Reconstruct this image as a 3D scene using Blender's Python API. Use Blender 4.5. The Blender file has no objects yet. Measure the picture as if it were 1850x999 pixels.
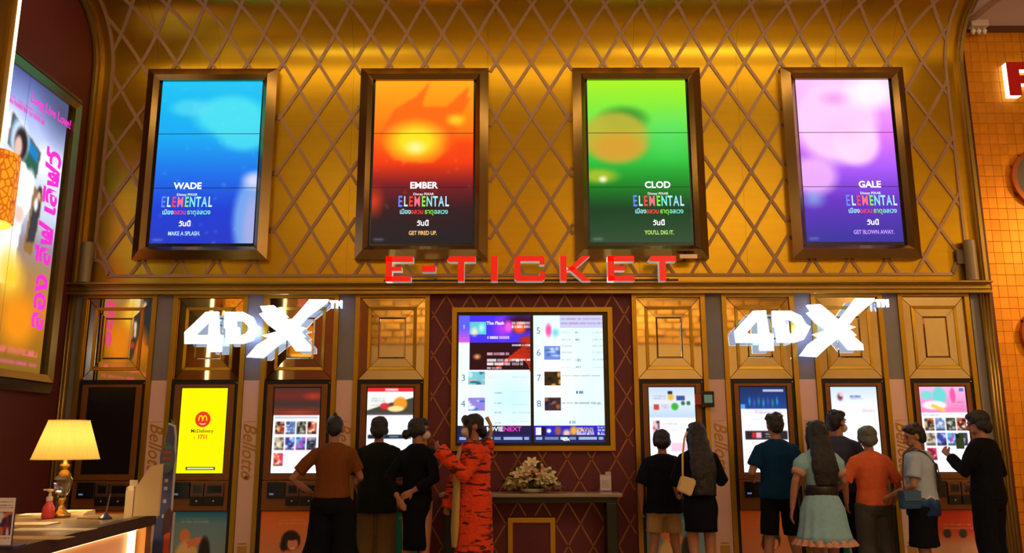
import bpy, bmesh, math, random
import numpy as np
from mathutils import Vector, Matrix, Euler
PI = math.pi
C = bpy.context.scene.collection
random.seed(7); RNG = np.random.default_rng(7)
# ------------------------------------------------------------------ camera, world, light, exposure
F_PX, PITCH, YAW, ROLL = 1500.0, math.radians(11.35), math.radians(-.084), math.radians(-.106)
CAM = Vector((0, -9.0, 1.36))
_f = Vector((math.sin(YAW)*math.cos(PITCH), math.cos(YAW)*math.cos(PITCH), math.sin(PITCH)))
_r0 = Vector((math.cos(YAW), -math.sin(YAW), 0)); _u0 = _r0.cross(_f)
_r = _r0*math.cos(ROLL) + _u0*math.sin(ROLL); _u = _u0*math.cos(ROLL) - _r0*math.sin(ROLL)
cd = bpy.data.cameras.new('camera'); cam = bpy.data.objects.new('camera', cd); C.objects.link(cam)
M = Matrix.Identity(4)
for i in range(3): M[i][0] = _r[i]; M[i][1] = _u[i]; M[i][2] = -_f[i]; M[i][3] = CAM[i]
cam.matrix_world = M
cd.sensor_width = 36; cd.lens = 36*F_PX/1850; cd.clip_end = 100
S = bpy.context.scene; S.camera = cam
S.view_settings.view_transform = 'Standard'; S.view_settings.look = 'None'
S.view_settings.gamma = 1; S.view_settings.exposure = 0.0; S.view_settings.use_curve_mapping = False
w = bpy.data.worlds.new('hall_air'); S.world = w; w.use_nodes = True
w.node_tree.nodes['Background'].inputs[0].default_value = (1, .72, .42, 1)
w.node_tree.nodes['Background'].inputs[1].default_value = 0.05

def lamp(kind, name, loc, target, energy, col, size=1, sizey=None, spot=60, blend=.6):
    l = bpy.data.lights.new(name, kind); l.energy = energy; l.color = col
    if kind == 'AREA':
        l.shape = 'RECTANGLE'; l.size = size; l.size_y = sizey or size
    else: l.shadow_soft_size = size
    if kind == 'SPOT': l.spot_size = math.radians(spot); l.spot_blend = blend
    o = bpy.data.objects.new(name, l); C.objects.link(o); o.location = loc
    if target is not None: o.rotation_euler = (Vector(target)-Vector(loc)).to_track_quat('-Z', 'Y').to_euler()
    return o
WARM = (1, .94, .80); AMBER = (1, .62, .24)
# added out of view: cove highlight strip, ceiling uplights, tan wall washes; also spots on the mosaic
lamp('AREA', 'cove_highlight_fill', (.2, -1.7, 6.33), (.2, -.6, 4.2), 40, (1, .70, .36), 10.2, .12)  # added strip, placed to draw the highlight along the cove
lamp('AREA', 'ceiling_bounce_fill', (-4.5, -9.5, 4.4), (-4.5, -9.5, 7), 480, WARM, 4, 4)  # added unseen uplights; their ceiling bounce brightens gold wall and hall
lamp('AREA', 'ceiling_bounce_fill', (4.5, -9.5, 4.4), (4.5, -9.5, 7), 620, WARM, 4, 4)
lamp('AREA', 'front_wall_fill', (5, -12.5, 6.3), (5, -17, 3.6), 620, (1, .78, .44), 8, 1)  # added washes so the mirrors reflect a bright tan wall
lamp('AREA', 'front_wall_fill', (-4, -12.5, 6.3), (-4, -17, 3.6), 380, (1, .80, .5), 7, 1)
lamp('AREA', 'side_wall_fill', (6.4, -8, 6.1), (9, -8, 3.4), 280, (1, .78, .44), .6, 9)  # added wash brightening the side wall for the right-hand mirrors
lamp('SPOT', 'mosaic_spot', (8.5, -2.8, 4.4), (5.95, 0, 3.1), 420, AMBER, .3, spot=52, blend=1)

# ------------------------------------------------------------------ helpers
def lin(c):
    return tuple(((v/12.92) if v <= .04045 else ((v+.055)/1.055)**2.4) for v in c)
def rgb(r, g, b): return lin((r/255, g/255, b/255))
_mats = {}
def mat(name, col, rough=.5, metal=0., var=.12, scale=8., bump=.0, emit=None, es=1., trans=0., stretch=(1,1,1), attr=None, alpha=1., coat=0., rand=0.):
    if name in _mats: return _mats[name]
    m = bpy.data.materials.new(name); m.use_nodes = True; nt = m.node_tree; N = nt.nodes; L = nt.links
    b = N['Principled BSDF']; b.inputs['Roughness'].default_value = rough; b.inputs['Metallic'].default_value = metal
    b.inputs['Base Color'].default_value = (*col, 1)
    tc = N.new('ShaderNodeTexCoord'); mp = N.new('ShaderNodeMapping'); mp.inputs['Scale'].default_value = stretch
    nz = N.new('ShaderNodeTexNoise'); nz.inputs['Scale'].default_value = scale; nz.inputs['Detail'].default_value = 5
    L.new(tc.outputs['Object'], mp.inputs[0]); L.new(mp.outputs[0], nz.inputs[0])
    src = None
    if attr:
        a = N.new('ShaderNodeAttribute'); a.attribute_name = 'col'; src = a.outputs['Color']
        if attr == 'print': L.new(src, b.inputs['Base Color'])
        else:
            b.inputs['Base Color'].default_value = (.01, .01, .01, 1); b.inputs['Specular IOR Level'].default_value = .12; b.inputs['Roughness'].default_value = .3
            L.new(src, b.inputs['Emission Color']); b.inputs['Emission Strength'].default_value = es
    elif emit is None or var:
        mx = N.new('ShaderNodeMix'); mx.data_type = 'RGBA'
        mx.inputs[6].default_value = (*[v*(1-var) for v in col], 1); mx.inputs[7].default_value = (*[min(1, v*(1+var)) for v in col], 1)
        if rand:
            oi = N.new('ShaderNodeObjectInfo'); ad = N.new('ShaderNodeMath'); ad.operation = 'MULTIPLY_ADD'
            ad.inputs[1].default_value = rand; L.new(oi.outputs['Random'], ad.inputs[0]); L.new(nz.outputs['Fac'], ad.inputs[2])
            sb = N.new('ShaderNodeMath'); sb.operation = 'SUBTRACT'; sb.inputs[1].default_value = rand/2; L.new(ad.outputs[0], sb.inputs[0])
            L.new(sb.outputs[0], mx.inputs[0])
        else: L.new(nz.outputs['Fac'], mx.inputs[0])
        L.new(mx.outputs[2], b.inputs['Base Color'])
    if bump:
        bp = N.new('ShaderNodeBump'); bp.inputs['Strength'].default_value = bump; bp.inputs['Distance'].default_value = .02
        L.new(nz.outputs['Fac'], bp.inputs['Height']); L.new(bp.outputs[0], b.inputs['Normal'])
    if emit is not None:
        b.inputs['Emission Color'].default_value = (*emit, 1); b.inputs['Emission Strength'].default_value = es
    if trans: b.inputs['Transmission Weight'].default_value = trans
    if alpha < 1: b.inputs['Alpha'].default_value = alpha
    if coat: b.inputs['Coat Weight'].default_value = coat
    _mats[name] = m; return m

def thing(name, label, cat, loc=(0,0,0), rz=0, group=None):
    o = bpy.data.objects.new(name, None); C.objects.link(o); o.empty_display_size = .1
    o.location = loc; o.rotation_euler = (0, 0, rz); o['label'] = label; o['category'] = cat
    if group: o['group'] = group
    return o
def link(name, me, m=None, parent=None, loc=None, rot=None, kind=None, label=None):
    o = bpy.data.objects.new(name, me); C.objects.link(o)
    if m is not None and not me.materials: me.materials.append(m)
    if parent is not None: o.parent = parent
    if loc is not None: o.location = loc
    if rot is not None: o.rotation_euler = rot
    if kind: o['kind'] = kind
    if label: o['label'] = label
    return o
def fin(bm, name, m, parent=None, kind=None, loc=None, rot=None, smooth=False, label=None, norm=True):
    if norm: bmesh.ops.recalc_face_normals(bm, faces=bm.faces)
    me = bpy.data.meshes.new(name); bm.to_mesh(me); bm.free()
    if smooth: me.polygons.foreach_set('use_smooth', [True]*len(me.polygons))
    return link(name, me, m, parent, loc, rot, kind, label)
def bx(bm, x0, x1, y0, y1, z0, z1, bev=0):
    v = [bm.verts.new((x, y, z)) for z in (z0, z1) for y in (y0, y1) for x in (x0, x1)]
    fs = [bm.faces.new([v[i] for i in q]) for q in ((0,2,3,1),(4,5,7,6),(0,1,5,4),(2,6,7,3),(0,4,6,2),(1,3,7,5))]
    if bev:
        es = list({e for f in fs for e in f.edges}); bmesh.ops.bevel(bm, geom=es, offset=bev, segments=2, profile=.6, affect='EDGES')
def box(name, m, x0, x1, y0, y1, z0, z1, parent=None, kind=None, bev=0, label=None):
    bm = bmesh.new(); bx(bm, x0, x1, y0, y1, z0, z1, bev); return fin(bm, name, m, parent, kind, label=label)
def prism(bm, pts, y0, y1):            # polygon in x,z extruded along y
    a = [bm.verts.new((x, y0, z)) for x, z in pts]; b = [bm.verts.new((x, y1, z)) for x, z in pts]
    n = len(pts); bm.faces.new(a); bm.faces.new(b[::-1])
    for i in range(n): bm.faces.new((a[i], b[i], b[(i+1) % n], a[(i+1) % n]))
def ringprism(bm, o, i, y0, y1):       # ring between two loops of equal length
    n = len(o); V = [[bm.verts.new((x, y, z)) for x, z in l] for l in (o, i) for y in (y0, y1)]
    oa, ob, ia, ib = V
    for k in range(n):
        j = (k+1) % n
        for q in ((oa[k], oa[j], ia[j], ia[k]), (ob[j], ob[k], ib[k], ib[j]), (oa[j], oa[k], ob[k], ob[j]), (ia[k], ia[j], ib[j], ib[k])): bm.faces.new(q)
def tube(bm, pts, rad, n=10, ref=(1, 0, 0)):
    pts = [Vector(p) for p in pts]; rings = []; ref = Vector(ref)
    for i, p in enumerate(pts):
        t = (pts[min(i+1, len(pts)-1)]-pts[max(i-1, 0)]).normalized()
        a = ref - t*ref.dot(t)
        if a.length < 1e-3: a = Vector((0, 1, 0)) - t*t.y
        a.normalize(); b = t.cross(a); r = rad[i] if isinstance(rad, list) else rad
        ra, rb = r if isinstance(r, (list, tuple)) else (r, r)
        rings.append([bm.verts.new(p + a*ra*math.cos(2*PI*k/n) + b*rb*math.sin(2*PI*k/n)) for k in range(n)])
    for A, B in zip(rings, rings[1:]):
        for k in range(n): bm.faces.new((A[k], A[(k+1) % n], B[(k+1) % n], B[k]))
    bm.faces.new(rings[0][::-1]); bm.faces.new(rings[-1])
def lathe(bm, prof, n=24, c=(0, 0)):   # prof = [(r, z)...]
    rings = [[bm.verts.new((c[0]+r*math.cos(2*PI*k/n), c[1]+r*math.sin(2*PI*k/n), z)) for k in range(n)] for r, z in prof]
    for A, B in zip(rings, rings[1:]):
        for k in range(n): bm.faces.new((A[k], A[(k+1) % n], B[(k+1) % n], B[k]))
    bm.faces.new(rings[0][::-1]); bm.faces.new(rings[-1])
def ell(bm, c, r, n=12, rot=None):
    g = bmesh.ops.create_uvsphere(bm, u_segments=n, v_segments=max(6, n*2//3), radius=1)
    Mx = Matrix.Translation(c) @ (Euler(rot).to_matrix().to_4x4() if rot else Matrix.Identity(4)) @ Matrix.Diagonal((*r, 1))
    bmesh.ops.transform(bm, matrix=Mx, verts=g['verts'])
def at(px, py, Y):                     # the point of depth Y seen at a pixel of the photograph
    d = _f*F_PX + _r*(px-925) - _u*(py-499.5); t = (Y-CAM.y)/d.y
    return CAM + d*t
FONTS = []; BAKE = []
def text(body, size, m, parent, loc, rot=(PI/2, 0, 0), depth=.001, align='CENTER', sx=1., off=0., name='lettering', shear=0.):
    c = bpy.data.curves.new(name, 'FONT'); c.body = body; c.size = size; c.extrude = depth; c.align_x = align; c.align_y = 'CENTER'
    c.offset = off; c.shear = shear; c.resolution_u = 3
    o = bpy.data.objects.new(name, c); C.objects.link(o); o.parent = parent; o.location = loc; o.rotation_euler = rot; o.scale = (sx, 1, 1)
    FONTS.append((o, m)); return o
def bake(o, voxel, it=4):
    md = o.modifiers.new('r', 'REMESH'); md.mode = 'VOXEL'; md.voxel_size = voxel; md.use_smooth_shade = True
    if it: sm = o.modifiers.new('s', 'SMOOTH'); sm.iterations = it; sm.factor = .5
    BAKE.append(o); return o
# ---- painting flat pictures for screens and prints
class Img:
    def __init__(s, w, h, col=(0, 0, 0)):
        s.w, s.h = w, h; s.a = np.zeros((h, w, 3)); s.a[:] = np.array(col)/255
        s.U, s.V = np.meshgrid((np.arange(w)+.5)/w, (np.arange(h)+.5)/h)
    def mix(s, mask, col): s.a = s.a*(1-mask[..., None]) + mask[..., None]*np.array(col)/255; return s
    def rect(s, u0, v0, u1, v1, col, al=1.): return s.mix(((s.U >= u0) & (s.U < u1) & (s.V >= v0) & (s.V < v1))*al, col)
    def ell(s, u, v, ru, rv, col, soft=.25, al=1.):
        d = np.sqrt(((s.U-u)/ru)**2+((s.V-v)/rv)**2); return s.mix(np.clip((1-d)/soft, 0, 1)*al, col)
    def vgrad(s, stops, u0=0, u1=1, v0=0, v1=1):
        t = np.clip((s.V-v0)/(v1-v0), 0, 1); xs = [p for p, c in stops]
        g = np.stack([np.interp(t, xs, [c[k] for p, c in stops]) for k in range(3)], -1)/255
        mk = ((s.U >= u0) & (s.U < u1) & (s.V >= v0) & (s.V < v1))[..., None]; s.a = np.where(mk, g, s.a); return s
    def poly(s, pts, col, al=1.):
        ins = np.zeros_like(s.U, bool); n = len(pts)
        for i in range(n):
            (x0, y0), (x1, y1) = pts[i], pts[(i+1) % n]
            c = ((y0 > s.V) != (y1 > s.V)) & (s.U < (x1-x0)*(s.V-y0)/((y1-y0) or 1e-9)+x0); ins ^= c
        return s.mix(ins*al, col)
    def blobs(s, u0, v0, u1, v1, pal, n=14, seed=0):      # a blurred picture made of soft patches
        r = np.random.default_rng(seed); s.rect(u0, v0, u1, v1, pal[0]); mk = (s.U >= u0) & (s.U < u1) & (s.V >= v0) & (s.V < v1)
        keep = s.a.copy()
        for _ in range(n):
            s.ell(u0+(u1-u0)*r.random(), v0+(v1-v0)*r.random(), (u1-u0)*(.1+.25*r.random()), (v1-v0)*(.08+.2*r.random()), pal[r.integers(len(pal))], .5)
        s.a = np.where(mk[..., None], s.a, keep); return s
    def rows(s, u0, u1, vs, h, col, seed=0, al=.8):        # rows of print too small to read
        r = np.random.default_rng(seed)
        for v in vs:
            u = u0
            while u < u1:
                l = (u1-u0)*(.08+.2*r.random()); s.rect(u, v, min(u+l, u1), v+h, col, al*(.5+.5*r.random())); u += l+(u1-u0)*.03
        return s
def soft(im, n=1):
    for _ in range(n):
        p = np.pad(im.a, ((1, 1), (1, 1), (0, 0)), 'edge'); im.a = (p[:-2, 1:-1]+p[2:, 1:-1]+p[1:-1, :-2]+p[1:-1, 2:]+2*p[1:-1, 1:-1])/6
    return im
def picture(name, im, x0, x1, z0, z1, y, m, parent=None, back=.01):
    # a flat panel facing -y whose colours come from the painted picture
    nx, nz = im.w, im.h; a = np.array(im.a).clip(0, 1); a = np.where(a <= .04045, a/12.92, ((a+.055)/1.055)**2.4)
    xs = np.linspace(x0, x1, nx+1); zs = np.linspace(z1, z0, nz+1)
    X, Z = np.meshgrid(xs, zs); V = np.stack([X, np.full_like(X, y), Z], -1).reshape(-1, 3)
    i = np.arange(nz)[:, None]*(nx+1)+np.arange(nx)[None]; Q = np.stack([i+nx+1, i+nx+2, i+1, i], -1).reshape(-1, 4)
    nv = len(V); c4 = np.array([[x0, y+back, z0], [x1, y+back, z0], [x1, y+back, z1], [x0, y+back, z1]])
    V = np.vstack([V, c4]); bl, br, tl, tr = nz*(nx+1), nz*(nx+1)+nx, 0, nx
    ext = [[nv, nv+3, nv+2, nv+1]]
    faces = Q.tolist()+ext
    faces += [[bl, nv]+[nv+1]+list(range(br, bl, -1))] if False else []
    me = bpy.data.meshes.new(name); me.from_pydata(V.tolist(), [], faces); 
    at_ = me.color_attributes.new('col', 'FLOAT_COLOR', 'CORNER')
    cl = np.ones((len(me.loops), 4)); cl[:len(Q)*4, :3] = np.repeat(a.reshape(-1, 3), 4, 0); cl[len(Q)*4:, :3] = .02
    at_.data.foreach_set('color', cl.ravel().astype(np.float32)); me.update()
    return link(name, me, m, parent)

# ------------------------------------------------------------------ materials
GOLD = mat('satin_gold', (.57, .33, .013), .29, .93, .10, 3, .02, stretch=(.3, 1, 6))
LATT = mat('rose_gold_strip', (.41, .24, .125), .5, .3, .1, 6)
FRAME = mat('bronze_frame', (.31, .19, .055), .2, .95, .15, 5)
FRAME2 = mat('dark_groove', (.06, .035, .015), .35, .7)
TRIM = mat('gold_trim', (.50, .285, .022), .33, .85, .12, 4)
TRIMD = mat('antique_gold', (.40, .26, .06), .33, .85, .15, 4)
MIRR = mat('bronze_mirror', (.76, .62, .36), .035, 1., .03, 3)
BLACK = mat('black_metal', (.015, .012, .01), .35, .3)
BROWN = mat('brown_cabinet', (.24, .085, .014), .38, .3, .15, 5)
REDW = mat('oxblood_fabric_wall', (.125, .014, .018), .6, 0, .2, 40, .05)
REDL = mat('thin_bronze_strip', (.36, .14, .045), .45, .6)
GREYP = mat('grey_pilaster', (.21, .19, .185), .5, .1)
PINK = mat('blush_banner', (.78, .50, .41), .6, 0, .05)
SCREEN = mat('screen', (.01, .01, .01), .15, attr='screen', es=1.1)
PRINT = mat('print', (.5, .5, .5), .4, attr='print')
BEZ = mat('screen_bezel', (.006, .006, .008), .22)
SCRIPT = mat('gold_script_ink', (.50, .24, .012), .4, .3)
SKIN = mat('skin', (.36, .15, .075), .5, 0, .1, 14)
HAIR = mat('black_hair', (.0055, .0045, .004), .5, 0, .5, 60, .4, stretch=(4, 4, .4))
def glow(name, col, es): return mat(name, (.02, .02, .02), .4, var=0, emit=col, es=es)
WHITE_L = glow('white_lettering', (1, 1, 1), 1.1)

# ------------------------------------------------------------------ room shell
FLOORM = mat('polished_floor', (.42, .34, .26), .22, 0, .15, 2)
TAN = mat('tan_plaster', (.52, .38, .19), .7, 0, .1, 3)
CEIL = mat('blush_ceiling', (.56, .42, .31), .7, 0, .06, 2)
box('floor', FLOORM, -9, 9, -17, .4, -.1, 0, kind='structure')
box('ceiling', CEIL, -9, 9, -17, -.72, 6.36, 6.46, kind='structure')
fw = box('wall_front', TAN, -9, 9, -17.2, -17, 0, 6.36, kind='structure')
bm = bmesh.new()
for r in range(9):                      # coarse carved relief along the top of the opposite wall
    for k in range(36):
        x = -9+.5*k+(.25 if r % 2 else 0); z = 4.4+.22*r
        bx(bm, x+.06*random.random(), min(9, x+.46), -17, -16.93+.22*random.random()**2, z+.03*random.random(), z+.19)
fin(bm, 'relief', mat('gold_relief', (.46, .24, .04), .35, .6, .55, 2.2), fw, kind='stuff')
box('wall_side_right', TAN, 9, 9.1, -17, .4, 0, 6.46, kind='structure')
LEFTM = mat('oxblood_paint', (.12, .014, .010), .55, 0, .12, 3)
box('wall_left', LEFTM, -4.98, -4.86, -2.5, .25, 0, 6.46, kind='structure')
box('wall_far_left', TAN, -9, -8.9, -17, .4, 0, 6.36, kind='structure')

# ---- upper gold wall with its cove: sheets follow a profile (y,z)
Z0, R0 = 5.6, .75
def prof(s, lift=0.):
    if s <= Z0: return (-lift, s), (-1., 0.)
    t = min((s-Z0)/R0, PI/2); n = (-math.cos(t), -math.sin(t))
    return (-R0+(R0-lift)*math.cos(t), Z0+(R0-lift)*math.sin(t)), n
SMAX = Z0+R0*PI/2
wall = box('wall_back', GOLD, -4.86, 5.2, .06, .2, 0, 6.46, kind='structure')
seams = [-4.78, -4.13, -3.41, -1.85, -.29, 1.40, 2.6, 3.76, 4.42, 5.15]
for a, b in zip(seams, seams[1:]):
    bm = bmesh.new(); ss = [3.0]+[Z0+R0*PI/2*k/20 for k in range(21)]
    f = [[bm.verts.new((x, *prof(s)[0])) for x in (a+.001, b-.001)] for s in ss]
    g = [[bm.verts.new((x, *prof(s, -.04)[0])) for x in (a+.001, b-.001)] for s in ss]
    for P in (f, g):
        for A, B in zip(P, P[1:]):
            bm.faces.new((A[0], A[1], B[1], B[0]))
    n = len(ss)
    for k in range(n-1):
        for j in (0, 1): bm.faces.new((f[k][j], f[k+1][j], g[k+1][j], g[k][j]))
    bm.faces.new((f[0][0], f[0][1], g[0][1], g[0][0])); bm.faces.new((f[-1][0], f[-1][1], g[-1][1], g[-1][0]))
    o = fin(bm, 'panel', GOLD, wall, smooth=False)
    me = o.data; me.polygons.foreach_set('use_smooth', [abs(p.normal.x) < .5 for p in me.polygons]); 
    try: me.set_sharp_from_angle(angle=.6)
    except Exception: pass
def strip(path, wd=.036, th=.014, m=LATT, name='strip', parent=wall):    # path of (x, s)
    bm = bmesh.new(); P = []
    for i, (x, s) in enumerate(path):
        (x0, s0), (x1, s1) = path[max(0, i-1)], path[min(len(path)-1, i+1)]
        d = Vector((x1-x0, s1-s0)).normalized(); q = Vector((-d.y, d.x))*wd/2
        row = []
        for sg, lf in ((1, 0), (1, th), (-1, th), (-1, 0)):
            xx, s2 = x+q.x*sg, s+q.y*sg; (y, z), _ = prof(s2, lf); row.append(bm.verts.new((xx, y, z)))
        P.append(row)
    for A, B in zip(P, P[1:]):
        for k in range(4): bm.faces.new((A[k], A[(k+1) % 4], B[(k+1) % 4], B[k]))
    bm.faces.new(P[0]); bm.faces.new(P[-1][::-1])
    return fin(bm, name, m, parent)
POSTERS = [(-4.03, -2.88), (-1.578, -.449), (.854, 1.983), (3.25, 4.32)]
FR = .185
rects = [(a-FR-.0, b+FR, 3.335, 5.61) for a, b in POSTERS]
def clip_line(xa, sl, s0, s1, x_lo, x_hi, rects, pt):
    # line x = xa + sl*s ; returns s-intervals inside the region and outside the rects
    lo, hi = s0, s1
    a, b = sorted(((x_lo-xa)/sl, (x_hi-xa)/sl)); lo, hi = max(lo, a), min(hi, b)
    iv = [(lo, hi)] if hi > lo else []
    for X0, X1, S0, S1 in rects:
        a, b = sorted(((X0-xa)/sl, (X1-xa)/sl)); a, b = max(a, S0), min(b, S1)
        if b <= a: continue
        iv = [q for l, h in iv for q in ((l, min(h, a)), (max(l, b), h)) if q[1]-q[0] > pt]
    return iv
XL, XR, PX, HS = -4.655, 5.03, .4135, .3335
for sgn in (1, -1):
    sl = sgn*(PX/2)/HS
    for k in range(-20, 40):
        xa = -2.675+k*PX-sl*5.704
        for l, h in clip_line(xa, sl, 3.19, SMAX-.02, XL, XR, rects, .06):
            pts = sorted({l, h} | {Z0+R0*PI/2*j/12 for j in range(13) if l < Z0+R0*PI/2*j/12 < h})
            if pts[0] < 3.36 and (xa+sl*pts[0] < XL+.16 or xa+sl*pts[0] > XR-.16): pts[0] = 3.37
            strip([(xa+sl*s, s) for s in pts], th=.014 if sgn > 0 else .0115)
arc = [Z0+R0*PI/2*j/14 for j in range(15)]
for x in (XL, XR): strip([(x, 3.36), *[(x, s) for s in arc[:-1]]], .032, .018)
strip([(XL+.17, 3.18), (XR-.17, 3.18)], .032, .018)
for x, sg in ((XL, 1), (XR, -1)):
    strip([(x+sg*.17*math.sin(t), 3.18+.18*math.cos(t)) for t in [PI/2*k/8 for k in range(9)]], .032, .018)
# casing along both sides of the gold wall, following the cove
for nm, xa, xb in (('trim_1', -4.86, -4.78), ('trim_2', 5.15, 5.22)):
    root = None
    for j, (x0, x1, lf) in enumerate(((xa, xb, .05), (xa+.02, xa+.045, .075))):
        bm = bmesh.new(); ss = [3.08]+arc; P = []
        for s in ss:
            P.append([bm.verts.new((x, *prof(s, l)[0])) for x, l in ((x0, -.02), (x0, lf), (x1, lf), (x1, -.02))])
        for A, B in zip(P, P[1:]):
            for k in range(4): bm.faces.new((A[k], A[(k+1) % 4], B[(k+1) % 4], B[k]))
        bm.faces.new(P[0]); bm.faces.new(P[-1][::-1])
        o = fin(bm, nm if root is None else 'bead', TRIMD, root, 'structure' if root is None else None)
        root = root or o
# ---- cornice and lower casings
cor = box('trim_3', TRIM, -4.9, 5.21, -.06, .02, 2.975, 3.088, kind='structure')
for a, b, z0, z1 in ((-.10, -.058, 3.055, 3.088), (-.085, -.058, 3.003, 3.035), (-.12, -.058, 2.952, 2.982), (-.15, -.098, 3.062, 3.085)):
    bm = bmesh.new(); bx(bm, -4.9, 5.21, a, b, z0, z1, .006); fin(bm, 'fillet', TRIMD, cor)
for nm, x0, sg in (('trim_4', -4.9, 1), ('trim_5', 5.21, -1)):
    t = box(nm, TRIMD, min(x0, x0+sg*.11), max(x0, x0+sg*.11), -.06, .04, 0, 2.975, kind='structure')
    for k in range(3):
        xc = x0+sg*(.018+.036*k); bm = bmesh.new(); tube(bm, [(xc, -.062, 0), (xc, -.062, 2.97)], .014, 8); fin(bm, 'flute', TRIMD, t, smooth=True)
    box('dark_reveal', GREYP, *sorted((x0+sg*.11, x0+sg*.20)), -.015, .02, 0, 2.975, t)

# ------------------------------------------------------------------ bays
BAYS = [(-4.71, -3.897), (-3.717, -2.901), (-2.723, -1.904), (-1.723, -.912), (1.293, 2.093), (2.275, 3.065), (3.25, 4.03), (4.20, 4.98)]
n_t = 6
for a, b in BAYS:
    t = box('trim_%d' % n_t, TRIM, a, b, -.05, .02, 2.925, 2.974, kind='structure'); n_t += 1
    box('stile', TRIM, a, a+.05, -.05, .02, 0, 2.924, t); box('stile', TRIM, b-.05, b, -.05, .02, 0, 2.924, t)
# grey uppers of the pilasters between the bays
pil = [(BAYS[i][1], BAYS[i+1][0]) for i in (0, 1, 2, 4, 5, 6)]
for a, b in pil:
    box('trim_%d' % n_t, GREYP, a+.002, b-.002, -.03, .02, 2.03, 2.974, kind='structure'); n_t += 1

def mirror_panel(c, hw, label):
    t = thing('mirror_panel', label, 'mirror', (c, -.0, 2.035), 0, 'framed mirrors above the ticket machines')
    h = .885
    def ring(o, i, zo, zi, yo, yi, nm, m, g=.003):
        # four mitred pieces between two rectangles (half width, z0, z1)
        O = [(-o, zo[0]), (o, zo[0]), (o, zo[1]), (-o, zo[1])]; I = [(-i, zi[0]), (i, zi[0]), (i, zi[1]), (-i, zi[1])]
        for k in range(4):
            j = (k+1) % 4; q = [O[k], O[j], I[j], I[k]]; cx = sum(p[0] for p in q)/4; cz = sum(p[1] for p in q)/4
            q = [(x+(cx-x)*g*4, z+(cz-z)*g*4) for x, z in q]; ys = (yo, yo, yi, yi)
            bm = bmesh.new(); A = [bm.verts.new((x, y, z)) for (x, z), y in zip(q, ys)]; B = [bm.verts.new((x, .018, z)) for x, z in q]
            bm.faces.new(A); bm.faces.new(B[::-1])
            for n in range(4): bm.faces.new((A[n], A[(n+1) % 4], B[(n+1) % 4], B[n]))
            fin(bm, nm, m, t)
    ring(hw, hw-.088, (0, h), (.10, h-.095), -.021, -.022, 'bevel_strip', MIRR)
    ring(hw-.090, hw-.122, (.102, h-.097), (.134, h-.129), -.035, -.03, 'gilt_frame', TRIM)
    ring(hw-.124, hw-.205, (.136, h-.131), (.222, h-.212), -.025, -.026, 'bevel_strip', MIRR)
    ring(hw-.207, hw-.222, (.224, h-.214), (.238, h-.228), -.016, -.026, 'edge_bevel', MIRR)
    bm = bmesh.new(); bx(bm, -hw+.224, hw-.224, -.026, .015, .24, h-.23); fin(bm, 'centre_glass', MIRR, t)
    box('backing', BLACK, -hw, hw, .012, .019, -.01, h+.004, t)
    return t
MN = ['framed mirror panel farthest left, above the switched off ticket machine', 'framed mirror panel behind the figure 4 and letter D of the left white sign',
      'framed mirror panel behind the letter X of the left white sign', 'uncovered framed mirror panel directly left of the red lattice wall',
      'uncovered framed mirror panel directly right of the red lattice wall', 'framed mirror panel behind the figure 4 and letter D of the right white sign',
      'framed mirror panel behind the letter X of the right white sign', 'framed mirror panel farthest right, next to the outer gold casing']
for (a, b), l in zip(BAYS, MN): mirror_panel((a+b)/2, (b-a)/2-.053, l)

# ---- ticket machines
LOCK = mat('steel_lock', (.55, .52, .48), .25, 1)
MOD = mat('bronze_module', (.16, .085, .06), .35, .6)
def thumbs(im, u0, v0, du, dv, gu, gv, cells, seed=0):
    pals = [[(200,150,90),(40,30,40),(240,200,150),(160,60,30),(30,40,80)], [(90,120,180),(220,230,250),(150,160,200),(60,80,140)],
            [(60,60,50),(150,160,130),(20,20,20),(200,200,180)], [(190,80,50),(240,200,160),(60,20,20),(250,240,230)],
            [(190,180,150),(120,90,60),(60,60,70),(240,220,190)], [(60,70,150),(150,180,240),(30,30,80),(220,220,250)],
            [(80,180,220),(200,60,180),(250,250,255),(40,60,150)], [(60,60,80),(160,160,190),(30,30,40)], [(220,60,90),(250,200,90),(120,30,60),(250,220,220)]]
    for k, (i, j) in enumerate(cells):
        im.blobs(u0+i*(du+gu), v0+j*(dv+gv), u0+i*(du+gu)+du, v0+j*(dv+gv)+dv, pals[k % 9], 16, seed+k)
        im.rect(u0+i*(du+gu), v0+j*(dv+gv)+dv*.86, u0+i*(du+gu)+du, v0+j*(dv+gv)+dv, (40, 30, 40), .6)
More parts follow.
